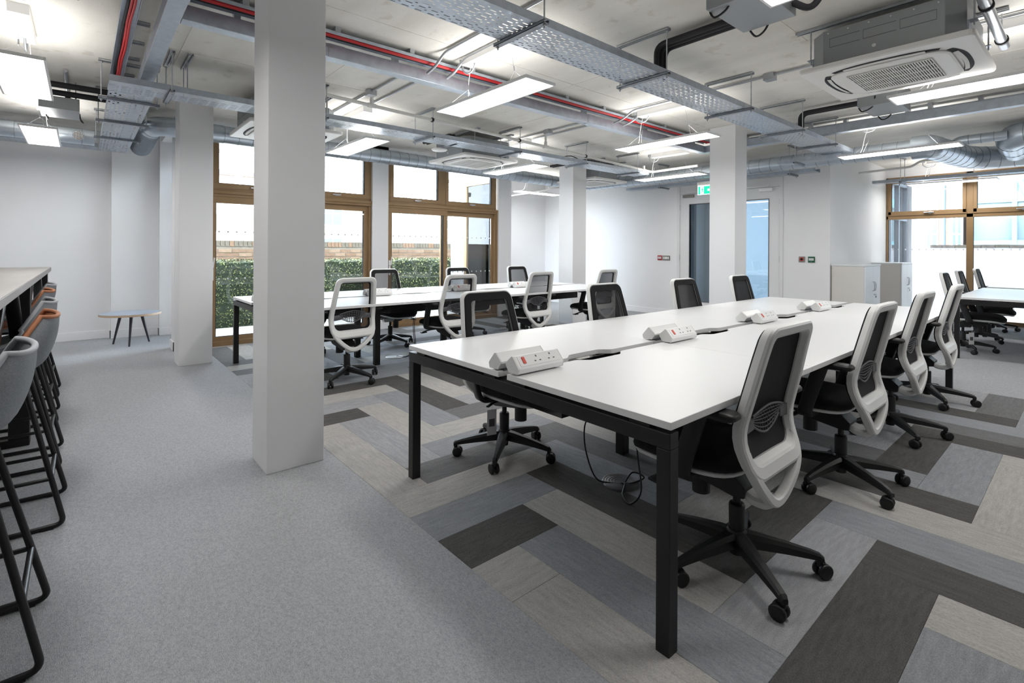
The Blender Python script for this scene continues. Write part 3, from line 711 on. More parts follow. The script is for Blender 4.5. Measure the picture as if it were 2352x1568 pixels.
for k, y in enumerate((1.44, 2.62, 3.80, 4.82)):
    power_unit(-5.40, y, 1, 'white power unit on the window bench, facing the room, '+NB[k], 'power units on the window bench')
    power_unit(-5.505, y, -1, 'white power unit on the window bench, facing the window, '+NB[k], 'power units on the window bench')

# ---- floor boxes and cables
def floor_box(x, y, m, label):
    t = thing('floor_grommet', label, 'floor box', (x, y, 0), 'round floor boxes')
    MB().lathe([(.105, .0), (.105, .004), (.098, .008), (.02, .008)], 32).build('lid', m, t)
    g = MB()
    for r in (.03, .045, .06, .075, .088): g.lathe([(r, .0079), (r+.002, .0095), (r+.006, .0079)], 32, cap=False)
    g.build('ribs', m, t)
floor_box(-1.705, 2.26, 'grey_plastic', 'round charcoal floor box under the near bench')
floor_box(-5.43, 2.83, 'white_plastic', 'round pale floor box under the window bench')
def cable(pts, r, label, m='cable_black', n=6, name='power_cable', group='power cables'):
    return tag(MB().tube(catmull(pts, n), r, 6).build(name, m), label, 'cable', group)
coil = [(-1.84+.03*math.cos(a*1.1), 2.16+.03*math.sin(a*1.1), .50-.05*math.cos(a*2.2)-.006*a) for a in range(0, 12)]
cable([(-1.83, 2.16, .60)]+coil+[(-1.86, 2.14, .30), (-1.86, 2.15, .16), (-1.80, 2.16, .03), (-1.74, 2.20, .007), (-1.66, 2.28, .007), (-1.62, 2.36, .03), (-1.66, 2.31, .06), (-1.68, 2.27, .012)], .0045, 'coiled black power cable dropping to the charcoal floor box')
coil2 = [(-1.60+.035*math.cos(a*1.2), 2.22+.03*math.sin(a*1.2), .50-.045*math.cos(a*2.4)) for a in range(0, 10)]
cable([(-1.59, 2.22, .60)]+coil2+[(-1.60, 2.24, .34), (-1.56, 2.22, .18), (-1.50, 2.16, .06), (-1.52, 2.10, .008), (-1.60, 2.14, .008), (-1.66, 2.24, .014), (-1.69, 2.25, .011)], .0045, 'looped black power cable behind the front leg of the near bench')
for dx, nm in ((0, 'left'), (.03, 'right')):
    cable([(-5.22+dx, 2.98, .57), (-5.24+dx, 2.97, .38), (-5.23+dx, 2.98, .20), (-5.25+dx, 3.0, .08), (-5.33+dx*.5, 2.92, .012), (-5.43, 2.86, .010)], .004, 'black cable dropping to the pale floor box, '+nm+' of the two')
cable([(-5.18, 1.62, .57), (-5.20, 1.64, .3), (-5.17, 1.66, .08), (-5.08, 1.74, .008), (-4.92, 1.80, .007)], .004, 'black cable on the floor at the right edge of the near column')

# ================================================================= BAR TABLE AND STOOLS (left)
BH = 1.085
t = thing('bar_table', 'long high bar table with grey top and black box-section legs at left', 'table', (-4.7, -.73, 0))
MB().box((-2.15, -.5, BH-.04), (4.2, .5, BH-.001)).build('table_edge', 'bar_edge', t, bevel=.002)
for a, b in ((-2.148, -.6), (-.598, .95), (.952, 2.5), (2.502, 4.198)): B((a, -.498, BH-.002), (b, .498, BH+.001)).build('top_panel', 'bar_top', t)
for k, x in enumerate((-2.0, .15, 1.95)):
    for y in (-.43, .43):
        B((x-.05, y-.05, .05), (x+.05, y+.05, BH-.04)).build('leg', 'black_metal', t, bevel=.004)
    B((x-.05, -.48, 0), (x+.05, .48, .05)).build('foot_rail', 'black_metal', t, bevel=.004)
for (xa, xb) in ((.15, -2.0), (1.95, .15)):
    for y in (-.43, .43):
        MB().sweep([(xa-.05, y, .62), (xa-.62, y, BH-.045)], CH(.03, .03, .004)).build('brace', 'black_metal', t); MB().sweep([(xb+.05, y, .62), (xb+.62, y, BH-.045)], CH(.03, .03, .004)).build('brace', 'black_metal', t)
def make_stool():
    t = thing('bar_stool', 'x', 'stool')          # rear towards +Y
    # shell: lofted rings following the outer and inner skins
    SHL = MB(); INN = MB(); PIP = MB()
    def sec(u):   # u 0 = front of seat, 1 = top of back ; returns centre line y,z, half width, side lift
        tab_y = [(0, -.235), (.25, -.12), (.45, .05), (.6, .155), (.75, .185), (1, .215)]; tab_z = [(0, .715), (.25, .700), (.45, .695), (.6, .735), (.75, .815), (1, .952)]
        tab_w = [(0, .195), (.25, .225), (.45, .235), (.6, .240), (.75, .228), (.9, .20), (1, .165)]; tab_l = [(0, .0), (.3, .012), (.45, .05), (.6, .11), (.75, .10), (1, .055)]
        return interp(u, tab_y), interp(u, tab_z), interp(u, tab_w), interp(u, tab_l)
    N, K = 26, 14
    us = [i/N for i in range(N+1)]
    C = [(sec(u)[0], sec(u)[1]) for u in us]
    def smooth(v, it=3):
        for _ in range(it): v = [v[0]]+[(v[i-1]+2*v[i]+v[i+1])/4 for i in range(1, len(v)-1)]+[v[-1]]
        return v
    cy, cz = smooth([c[0] for c in C]), smooth([c[1] for c in C]); cw = smooth([sec(u)[2] for u in us]); cl = smooth([sec(u)[3] for u in us])
    def pt(i, k, off):
        a = -1+2*k/K; i0, i1 = max(0, i-1), min(N, i+1); ty, tz = cy[i1]-cy[i0], cz[i1]-cz[i0]; l = math.hypot(ty, tz); ny, nz = -tz/l, ty/l   # inner normal
        f = abs(a)**2.2*cl[i]; x = cw[i]*math.sin(a*PI/2*.98)*(1+off*.0)
        e = 1-abs(a)**6*.0
        ro = off*(1.0-.75*abs(a)**5)*(1-.72*max(0, (i-(N-5))/5)**2)*(1-.72*max(0, (4-i)/4)**2)
        return (x-(.0 if off <= 0 else 0), cy[i]+ny*f+ny*ro, cz[i]+nz*f+nz*ro)
    SHL.add([pt(i, k, -.018) for i in range(N+1) for k in range(K+1)], [(i*(K+1)+k, i*(K+1)+k+1, (i+1)*(K+1)+k+1, (i+1)*(K+1)+k) for i in range(N) for k in range(K)], True)
    INN.add([pt(i, k, .018) for i in range(N+1) for k in range(K+1)], [(i*(K+1)+k, (i+1)*(K+1)+k, (i+1)*(K+1)+k+1, i*(K+1)+k+1) for i in range(N) for k in range(K)], True)
    loop = [(i, 0) for i in range(N+1)]+[(N, k) for k in range(1, K)]+[(i, K) for i in range(N, -1, -1)]+[(0, k) for k in range(K-1, 0, -1)]
    o1 = [pt(i, k, -.018) for i, k in loop]; o2 = [pt(i, k, .018) for i, k in loop]; n = len(loop)
    SHL.add(o1+o2, [(q, (q+1) % n, n+(q+1) % n, n+q) for q in range(n)], True)
    PIP.tube([Vector(a)*.5+Vector(b)*.5+Vector((0, 0, .002)) for a, b in zip(o1, o2)], .0095, 8, closed=True)
    sh = SHL.build('shell', 'stool_grey', t); INN.build('seat_lining', 'stool_grey', t); PIP.build('piping', 'stool_grey', t)
    PIP2 = None
    # sled frame of round bar
    for s in (-1, 1):
        MB().tube(fillet([(s*.12, -.17, .675), (s*.205, -.235, .012), (s*.205, .245, .012), (s*.12, .10, .675)], .035, 6), .011, 8).build('leg', 'black_metal', t)
        f = MB()
        for y in (-.17, .19): f.box((s*.205-.011, y-.02, 0), (s*.205+.011, y+.02, .008))
        f.build('glide', 'black_plastic', t)
    f = MB()
    for y, z in ((-.2146, .22), (.1995, .22)): f.tube([(-.178, y, z), (.178, y, z)], .009, 8)
    for s in (-1, 1): f.tube([(s*.178, -.2146, .22), (s*.178, .1995, .22)], .009, 8)
    f.build('footrest', 'black_metal', t); B((-.12, -.17, .664), (.12, .11, .676)).build('seat_plate', 'black_metal', t)
    return t
ST0 = make_stool()
for k, (x, y, orange, l) in enumerate(((-2.27, -.33, False, 'grey upholstered bar stool nearest the camera at the left edge'), (-3.30, -.30, True, 'bar stool with tan leather lining and grey shell, second from the camera'),
      (-4.13, -.33, False, 'all-grey bar stool between the two tan-lined stools'), (-5.12, -.37, True, 'bar stool with tan leather lining, farther of the two'), (-5.95, -.385, False, 'grey bar stool at the far end of the bar table'))):
    o = ST0 if k == 0 else copy_tree(ST0); o.location = (x, y, 0); tag(o, l, 'stool', 'bar stools along the bar table')
    for ch in o.children:
        if ch.name.startswith(('seat_lining', 'piping')):
            ch.data = ch.data.copy(); ch.data.materials.clear(); ch.data.materials.append(M['stool_orange' if orange else ('stool_grey' if ch.name.startswith('seat') else 'stool_piping')])

# ---- low oval table by the left wall
t = thing('coffee_table', 'low oval table with grey top and three splayed dark legs', 'table', (-8.36, .50, 0))
oval = [((.335)*math.cos(2*PI*k/48), (.335)*math.sin(2*PI*k/48)) for k in range(48)]
MB().prism(oval, .395, .420).build('top_edge', 'oval_edge', t, bevel=.003); MB().prism([(x*.995, y*.995) for x, y in oval], .4195, .4225).build('table_top', 'oval_top', t)
for p, q in (((-.10, -.10), (-.155, -.175)), ((.12, .0), (.20, -.025)), ((-.05, .12), (-.09, .21))): MB().cyl((p[0], p[1], .395), (q[0], q[1], 0), .019, 10, r2=.010).build('leg', 'oval_leg', t)

# ---- two locked cabinets by the return wall
def cabinet(y0, label):
    t = thing('storage_cabinet', label, 'cabinet', (-2.47, y0, 0), 'white storage cabinets'); hx = .225; h = 1.06; w = .78
    B((-hx, 0, .03), (hx-.02, w, h)).build('carcass', 'cabinet_side', t, bevel=.002); B((-hx, .02, 0), (hx-.03, w-.02, .03)).build('plinth', 'black_plastic', t)
    B((-hx-.004, -.006, h), (hx+.006, w+.006, h+.025)).build('top', 'cabinet_door', t, bevel=.002)
    for k, (a, b) in enumerate(((.002, w/2-.001), (w/2+.001, w-.002))):
        d = B((hx-.019, a, .035), (hx, b, h-.003)).build('door', 'cabinet_door', t, bevel=.0015)
        yh = w/2-.035 if k == 0 else w/2+.035
        MB().tube(catmull([(hx, yh, .68), (hx+.022, yh, .69), (hx+.03, yh, .75), (hx+.022, yh, .81), (hx, yh, .82)], 5), .005, 8).build('handle', 'steel', d)
    lk = MB().cyl((hx, w/2+.06, .62), (hx+.012, w/2+.06, .62), .01, 10); lk.box((hx+.012, w/2+.055, .615), (hx+.03, w/2+.065, .625)); lk.build('lock', 'steel', t)
    MB().prism([(-.012, -.05), (.012, -.05), (.016, -.018), (-.016, -.018)], 0, .004, lambda x, y, z: (hx+.022+z, w/2+.06+x, .62+y)).build('key', 'black_plastic', t)
cabinet(8.90, 'white storage cabinet nearer the camera by the door wall corner')
cabinet(11.05, 'white storage cabinet by the end window, partly hidden by its twin')

# ---- wall devices
def device(name, x, z, w, h, m, label, cat, extra):
    t = thing(name, label, cat, (x, 8.87, z)); MB().box((-w/2, -.014, -h/2), (w/2, 0, h/2)).build('plate', m, t, bevel=.003); extra(t); return t
def ex1(t): B((-.035, -.018, -.02), (.035, -.014, .022)).build('break_glass', 'paper', t); B((-.02, -.019, -.003), (.02, -.018, .002)).build('print', 'grey_plastic', t)
device('fire_call_point', -5.740, 1.139, .098, .094, 'red_device', 'red fire alarm call point on the wall left of the doors', 'call point', ex1)
def ex2(t):
    for k in range(4):
        s = MB().box((-.062+k*.034, -.020, -.022), (-.040+k*.034, -.014, .022)); s.build('rocker', 'white_gloss', t)
device('light_switch', -5.592, 1.136, .168, .094, 'steel_plate', 'steel four-gang light switch beside the red call point', 'switch', ex2)
def ex3(t): MB().lathe([(.030, -.020), (.030, -.0139)], 20, axis='Y').build('ring', 'switch_red', t); MB().lathe([(.019, -.026), (.021, -.0199)], 20, axis='Y').build('button', 'black_and_shade', t)
device('exit_button', -3.108, 1.155, .09, .09, 'steel_plate', 'square steel exit button with red ring right of the doors', 'button', ex3)
def ex4(t): B((-.036, -.018, -.016), (.036, -.014, .022)).build('break_glass', 'paper', t); MB().lathe([(.004, -.016), (.004, -.013)], 8, c=(0, 0, -.032), axis='Y').build('key_hole', 'paper', t)
device('door_release', -2.967, 1.152, .098, .094, 'green_device', 'green emergency door release beside the exit button', 'call point', ex4)
t = thing('exit_sign', 'lit green running man exit sign hanging before the doors', 'sign', (-4.42, 8.25, 2.43), rz=0)
B((-.165, -.02, 0), (.165, .02, .06)).build('housing', 'ac_grey', t, bevel=.003)
blade = B((-.165, -.004, -.165), (.165, .004, 0)).build('blade', 'sign_glow', t)
B((-.15, -.006, -.155), (.15, -.0042, -.02)).build('legend', 'sign_green_glow', blade)
B((-.115, -.0075, -.150), (-.045, -.0062, -.025)).build('doorway', 'sign_glow', blade)
mn = MB(); fn = lambda x, y, z: (x, z, y)
mn.lathe([(.009, -.0092), (.009, -.0077)], 12, c=(-.066, 0, -.045), axis='Y')
for pl in ([(-.085, -.060), (-.066, -.056), (-.062, -.095), (-.078, -.098)], [(-.078, -.095), (-.066, -.093), (-.050, -.112), (-.048, -.130), (-.056, -.130), (-.060, -.115)], [(-.078, -.097), (-.068, -.100), (-.084, -.122), (-.106, -.126), (-.106, -.118), (-.090, -.114)],
           [(-.066, -.060), (-.046, -.082), (-.052, -.088), (-.068, -.070)], [(-.082, -.062), (-.104, -.078), (-.100, -.085), (-.080, -.072)]): mn.prism(pl, -.0092, -.0077, fn)
mn.build('running_man', 'sign_green_glow', blade)
ar = MB(); ar.prism([(.02, -.07), (.075, -.07), (.055, -.05), (.07, -.05), (.105, -.0875), (.07, -.125), (.055, -.125), (.075, -.105), (.02, -.105)], -.0075, -.0062, fn); ar.build('arrow', 'sign_glow', blade)
for x in (-.12, .12): MB().cyl((x, 0, .06), (x, 0, .115), .003, 6).build('rod', 'steel', t)

# ================================================================= CEILING SERVICES
# ---- suspended LED panels (glow downwards through the diffuser and softly upwards)
emat('panel_uplight', (1.0, .985, .96, 1), PANEL_POWER*.60)
def make_panel():
    t = thing('led_panel', 'x', 'light')      # long axis X, origin at ceiling above the centre
    z = 2.500-CZ; f = MB(); hx, hy = .6, .15
    for a, b, c, d in ((-hx, hx, -hy, -hy+.014), (-hx, hx, hy-.014, hy), (-hx, -hx+.014, -hy+.014, hy-.014), (hx-.014, hx, -hy+.014, hy-.014)): f.box((a, c, z), (b, d, z+.022))
    f.box((-hx+.014, -hy+.014, z+.012), (hx-.014, hy-.014, z+.018)); f.build('frame', 'white_gloss', t, bevel=.002)
    MB().add([(-hx+.014, -hy+.014, z+.004), (-hx+.014, hy-.014, z+.004), (hx-.014, hy-.014, z+.004), (hx-.014, -hy+.014, z+.004)], [(0, 1, 2, 3)]).build('diffuser', 'panel_glow', t)
    MB().add([(-.5, -.1, z+.0185), (.5, -.1, z+.0185), (.5, .1, z+.0185), (-.5, .1, z+.0185)], [(0, 1, 2, 3)]).build('upper_diffuser', 'panel_uplight', t)
    B((-.33, -.055, -.07), (.33, .055, 0)).build('driver_box', 'white_gloss', t, bevel=.002)
    for s in (-1, 1):
        MB().cyl((s*.26, 0, -.07), (s*.30, 0, -.27), .0012, 5).build('hanging_wire', 'steel', t)
        g = MB().cyl((s*.296, 0, -.235), (s*.302, 0, -.275), .005, 6); g.build('cable_gripper', 'steel', t)
        for e in (-1, 1): MB().cyl((s*.302, 0, -.272), (s*.40, e*.13, z+.022), .0011, 5).build('hanging_wire', 'steel', t)
    MB().tube(catmull([(-.30, .02, -.07), (-.34, .03, -.20), (-.37, .05, -.33), (-.42, .08, z+.02)], 5), .003, 6).build('flex_lead', 'white_pipe', t)
    c = MB().tube(catmull([(-.20, 0, -.06), (-.24, 0, -.12), (-.32, 0, -.13), (-.385, 0, -.08), (-.385, 0, -.03)], 6), .008, 8); c.build('flexible_conduit', 'conduit', t)
    c = MB().lathe([(.03, -.035), (.03, 0)], 14, c=(-.385, 0, 0)); c.build('conduit_box', 'conduit', t)
    return t
LP0 = make_panel()
LPS = [(-3.22, 2.52, 'large lit LED panel hanging right of the big near column'), (-3.21, 5.03, 'lit LED panel hanging in front of the right square column'), (-4.63, 7.42, 'lit LED panel hanging beneath the duct left of the exit sign'),
       (-5.80, 5.02, 'lit LED panel hanging beside the ceiling cassette near the windows'), (-5.80, 2.50, 'lit LED panel hanging just right of the big near column, before the windows'), (-.49, 5.0, 'lit LED panel hanging below the large ceiling cassette at right'),
       (-.47, 2.47, 'lit LED panel cut by the top edge of the picture'), (-1.59, 7.55, 'lit LED panel hanging under the silver duct at right'), (-1.66, 11.55, 'lit LED panel hanging before the end window'),
       (-5.07, -.33, 'large lit LED panel at the left edge of the picture'), (-7.60, -.34, 'small-looking lit LED panel near the left wall'),
       (1.6, 5.0, 'added unseen LED panel right of the camera, third row, outside the picture'), (1.6, 7.5, 'added unseen LED panel right of the camera, fourth row, outside the picture'), (.4, 11.5, 'added unseen LED panel before the end window, outside the picture'),
       (-2.4, -.33, 'added unseen LED panel above the near end of the bar table, outside the picture'), (-5.6, -3.0, 'added unseen LED panel behind the bar table, outside the picture')]  # last five panels are out of view, added to light the near room
for k, (x, y, l) in enumerate(LPS):
    o = LP0 if k == 0 else copy_tree(LP0); o.location = (x, y, CZ); tag(o, l, 'light', 'suspended LED panels')
o = copy_tree(LP0); o.location = (-7.86, 7.5, CZ); o.rotation_euler.z = PI/2; tag(o, 'lit LED panel hanging in the alcove beyond the windows', 'light', 'suspended LED panels')

# ---- perforated cable trays
def perf(mb, L, w, at, period=.08, cols=(0, .006, .046, .052, .066, .08), rowh=(.0125, .0095), inset=.008):
    """punched sheet: at(u,v) maps length u and width v to a point; staggered slots left open"""
    n = int(L/period); rows = [0, inset]; v = inset; typ = [0]; k = 0
    while v+sum(rowh) < w-inset*.5:
        rows += [v+rowh[1], v+rowh[1]+rowh[0]]; typ += [1+k % 2, 0]; v = rows[-1]; k += 1
    rows[-1] = w
    us = [q*period+c for q in range(n) for c in cols[:-1]]+[n*period]
    if L-n*period > 1e-4: us.append(L)
    nv = len(rows); vs = [at(u, r) for u in us for r in rows]; fs = []
    for a in range(len(us)-1):
        cidx = a % 5 if a < n*5 else 9
        for b in range(nv-1):
            if (typ[b] == 1 and cidx == 1) or (typ[b] == 2 and cidx == 3): continue
            fs.append((a*nv+b, (a+1)*nv+b, (a+1)*nv+b+1, a*nv+b+1))
    mb.add(vs, fs)
def tray(axis, a0, a1, c, w, z, label, lip=.05, coarse=False):
    t = thing('cable_tray', label, 'cable tray', (0, 0, z), 'perforated cable trays')
    P3 = (lambda u, v, h: (c-w/2+v, a0+u, h)) if axis == 'Y' else (lambda u, v, h: (a0+u, c-w/2+v, h))
    L = a1-a0
    m = MB(); perf(m, L, w, lambda u, v: P3(u, v, 0), *((.10, (0, .012, .052, .06, .092, .10), (.018, .014)) if coarse else ())); m.build('tray_floor', 'galv', t)
    for s in (0, w):
        m = MB(); perf(m, L, lip, lambda u, v: P3(u, s, v), .03, (0, .006, .018, .022, .022, .03), (.034, .010), .004)
        e = .012 if s == 0 else -.012
        m.add([P3(0, s, lip), P3(L, s, lip), P3(L, s+e, lip), P3(0, s+e, lip)], [(0, 1, 2, 3)]); m.build('side_flange', 'galv', t)
    return t
def strut(mb, axis, a0, a1, c, z, up=True, w=.041, h=.021):
    """channel section, open downwards when fixed to the slab"""
    q = 1 if up else -1
    for (v0, v1, h0, h1) in ((-w/2, w/2, h-.003, h), (-w/2, -w/2+.003, 0, h), (w/2-.003, w/2, 0, h), (-w/2, -w/2+.010, 0, .003), (w/2-.010, w/2, 0, .003)):
        z0, z1 = z+q*h0, z+q*h1
        if axis == 'X': mb.box((a0, c+v0, z0), (a1, c+v1, z1))
        else: mb.box((c+v0, a0, z0), (c+v1, a1, z1))
def hanger(axis, pos, c, w, z, label, dz=0.0):
    """strut on the slab, two threaded rods and a bracket under the tray; the bracket runs along axis"""
    t = thing('tray_hanger', label, 'hanger', (0, 0, 0), 'threaded rod hangers'); e = .045
    pt = (lambda a: (a, pos)) if axis == 'X' else (lambda a: (pos, a))
    m = MB(); strut(m, axis, c-w/2-e-.02, c+w/2+e+.02, pos, CZ-.021); m.build('ceiling_strut', 'strut_zinc', t)
    m = MB(); strut(m, axis, c-w/2-e-.02, c+w/2+e+.02, pos, z-.0005, up=False, h=.021)
    b = m.build('bracket', 'galv_dark', t)
    for s in (-1, 1):
        x, y = pt(c+s*(w/2+e)); r = MB().cyl((x, y, z-.045), (x, y, CZ-.018), .0048, 6)
        ro = r.build('rod', 'strut_zinc', t); MB().cyl((x, y, z-.034), (x, y, z-.024), .010, 6).build('nut', 'steel', ro); MB().cyl((x, y, CZ-.033), (x, y, CZ-.023), .012, 6).build('nut', 'steel', ro)
tray('Y', -1.5, 7.85, -2.29, .335, 2.605, 'wide perforated cable tray running overhead from top centre to the right column')
for k, y in enumerate((.75, 2.02, 3.285, 4.68, 5.925, 6.99)): hanger('X', y, -2.29, .335, 2.605, ORD[k]+' rod hanger from the camera under the wide overhead tray')
tray('Y', .16, 7.5, -5.24, .32, 2.605, 'perforated cable tray passing behind the near column towards the back wall')
for k, y in enumerate((.57, 1.86, 3.1, 4.456, 5.8, 7.1)): hanger('X', y, -5.24, .32, 2.605, ORD[k]+' rod hanger from the camera under the tray behind the near column')
tray('X', -8.85, -5.405, .325, .31, 2.605, 'short wide cable tray running to the left wall', coarse=True)
for k, x in enumerate((-5.66, -6.68, -7.72)): hanger('Y', x, .325, .31, 2.605, ['nearest', 'middle', 'farthest'][k]+' rod hanger under the short tray at the left wall')
tray('Y', -5.0, .16, -8.70, .30, 2.605, 'cable tray running along the top of the left wall', coarse=True)
hanger('X', -.9, -8.70, .30, 2.605, 'rod hanger of the tray along the left wall')
tray('X', -6.2, -2.75, 8.46, .20, 2.49, 'narrow cable tray running above the double doors')
for k, x in enumerate((-5.4, -4.2, -3.1)): hanger('Y', x, 8.46, .20, 2.49, ['left', 'middle', 'right'][k]+' rod hanger of the narrow tray above the doors')
tray('X', -3.0, -2.2, 7.72, .20, 2.535, 'short cable tray stub right of the square column'); hanger('Y', -2.75, 7.72, .20, 2.535, 'rod hanger of the short tray stub by the square column')
tray('X', -2.62, 2.0, 10.85, .20, 2.50, 'cable tray before the end window carrying black cables', coarse=True); hanger('Y', -2.2, 10.85, .20, 2.50, 'rod hanger of the tray before the end window')
for k, dy in enumerate((-.06, -.02, .02)): tag(MB().tube([(-2.6, 10.85+dy, 2.525+.01*k), (2.0, 10.85+dy, 2.525+.01*k)], .014, 8).build('data_cable', 'cable_black'), ORD[k]+' black cable from the camera in the tray before the end window', 'cable', 'data cables in the end tray')
tag(MB().tube(catmull([(-5.3, 2.6, 2.625), (-5.28, 3.0, 2.66), (-5.32, 3.5, 2.64), (-5.27, 4.1, 2.67), (-5.33, 4.7, 2.625)], 6), .007, 6).build('data_cable', 'cable_black'), 'black cable lying loosely in the tray near the cassette', 'cable')
tag(MB().tube(catmull([(-5.20, 5.3, 2.625), (-5.16, 5.6, 2.70), (-5.2, 6.0, 2.64), (-5.18, 6.5, 2.69), (-5.22, 7.0, 2.625)], 6), .007, 6).build('data_cable', 'cable_black'), 'black cable lying loosely in the tray near the far column', 'cable')

# ---- galvanised trunking with couplings, and the red fire cables clipped beside it
def trunking(axis, a0, a1, c, label, z0=2.75, s=.10):
    t = thing('steel_trunking', label, 'trunking', (0, 0, 0), 'galvanised trunking'); f = (lambda a, b: ((c, a, z0), (c+s, b, z0+s))) if axis == 'Y' else (lambda a, b: ((a, c, z0), (b, c+s, z0+s)))
    B(*f(a0, a1)).build('duct_body', 'galv', t, bevel=.003)
    a = a0+1.0
    while a < a1-.2:
        p, q = f(a-.06, a+.06); cp = B([v-.002 for v in p], [v+.002 for v in q]); cp = cp.build('coupling', 'galv', t)
        sc = MB()
        for da in (-.04, .04):
            for hz in (.025, .075):
                if axis == 'Y': sc.lathe([(.006, .1015), (.006, .1045)], 8, c=(c, a+da, z0+hz), axis='X')
                else: sc.lathe([(.006, -.005), (.006, -.0015)], 8, c=(a+da, c, z0+hz), axis='Y')
        sc.build('screws', 'steel', cp); a += 1.5
    a = a0+.3
    while a < a1:
        if axis == 'Y': B((c+.02, a, z0+s), (c+s-.02, a+.04, CZ)).build('mounting_block', 'strut_zinc', t)
        else: B((a, c+.02, z0+s), (a+.04, c+s-.02, CZ)).build('mounting_block', 'strut_zinc', t)
        a += 1.2
    return t
trunking('Y', .485, 7.06, -3.918, 'long steel trunking running from behind the near column to the right column')
trunking('X', -9.0, 1.5, .382, 'steel trunking crossing the ceiling at top left')
trunking('X', -3.918, 4.0, 7.07, 'steel trunking crossing behind the right column')
def red_run(axis, a0, a1, c, w, label, lab2):
    t = thing('cable_channel', label, 'cable tray', (0, 0, 0), 'shallow fire cable channels'); z = 2.875
    P3 = (lambda u, v, h: (c+v, u, h)) if axis == 'Y' else (lambda u, v, h: (u, c+v, h))
    m = MB(); m.box(P3(a0, 0, z+.012), P3(a1, w, z+.014)); m.box(P3(a0, 0, z-.012), P3(a1, .003, z+.014)); m.box(P3(a0, w-.003, z-.012), P3(a1, w, z+.014)); m.build('channel', 'galv', t)
    a = a0+.3
    while a < a1: B(P3(a, .01, z+.014), P3(a+.04, w-.01, CZ)).build('mounting_strut', 'strut_zinc', t); a += .62
    for k, (v, mm) in enumerate(((w*.50, 'red_cable'), (w*.66, 'red_cable'), (w*.32, 'black_and_shade'))):
        cb = MB().tube([Vector(P3(a0+(a1-a0)*q/24, v+.004*math.sin(q*2.1+k), z-.002)) for q in range(25)], .009, 6).build('fire_cable', mm); tag(cb, ['outer red', 'inner red', 'dark'][k]+' cable clipped in '+lab2, 'cable', 'fire alarm cables')
red_run('Y', .5, 7.0, -3.80, .14, 'shallow channel of red cables beside the long trunking', 'the channel beside the long trunking')
red_run('X', -6.0, 1.5, .19, .10, 'shallow channel of red cables at top left', 'the channel at top left')
red_run('X', -3.6, 4.0, 7.19, .10, 'shallow channel of red cables behind the right column', 'the channel behind the right column')
for k, x in enumerate((-6.0, -5.45, -5.0, -4.55, -4.0, -3.4)):
    t = thing('ceiling_strut_bar', ORD[k]+' steel strut from the left wall crossing between channel and trunking', 'strut', (0, 0, 0), 'struts at top left')
    m = MB(); strut(m, 'Y', .295, .378, x, CZ-.021); m.build('channel_bar', 'strut_zinc', t)
# extra strut with drop rods at left of the near column
t = thing('pipe_hanger', 'strut with three drop rods left of the near column', 'hanger'); m = MB(); strut(m, 'X', -5.45, -5.0, .70, CZ-.021); m.build('ceiling_strut', 'strut_zinc', t)
for x in (-5.42, -5.2): MB().cyl((x, .70, 2.66), (x, .70, CZ-.01), .005, 6).build('rod', 'strut_zinc', t)

# ---- falling white drain pipe with tees, on clips
t = thing('drain_pipe', 'white plastic pipe running along the ceiling above the far tray', 'pipe'); zp = lambda y: 2.83-.0315*(y-1.9)
MB().tube([(-5.05, y, zp(y)) for y in (1.75, 3, 5, 7.35)], .019, 10).build('pipe_run', 'white_pipe', t)
for y in (2.35, 4.95, 7.3):
    m = MB().cyl((-5.05, y-.045, zp(y)), (-5.05, y+.045, zp(y)), .025, 10); m.cyl((-5.05, y, zp(y)), (-5.05, y, zp(y)+.07), .023, 10); m.build('tee', 'white_pipe', t)
    if y < 7: MB().cyl((-5.05, y, zp(y)+.06), (-5.05, y, CZ-.002), .016, 10).build('riser', 'white_pipe', t)
for y in (3.1, 4.456, 5.8): MB().lathe([(.020, -.012), (.027, -.012), (.027, .012), (.020, .012)], 14, c=(-5.05, y, zp(y)), axis='Y', cap=False).build('clip', 'black_plastic', t)
MB().tube(fillet([(-5.05, 7.35, zp(7.35)), (-5.05, 7.55, zp(7.5)), (-4.2, 7.55, 2.66)], .05), .019, 10).build('pipe_return', 'white_pipe', t)
tag(MB().tube(fillet([(-2.6, 9.9, 2.60), (-1.9, 9.9, 2.62), (-1.78, 9.9, 2.70), (1.5, 9.9, 2.72)], .05), .018, 8).build('waste_pipe', 'white_pipe'), 'white pipe with a step before the end window', 'pipe')
tag(MB().tube(fillet([(-8.8, 7.2, 2.47), (-7.3, 7.2, 2.50), (-7.2, 7.2, 2.52), (-6.78, 7.2, 2.53)], .05), .018, 8).build('waste_pipe', 'white_pipe'), 'white pipe crossing the far alcove', 'pipe')

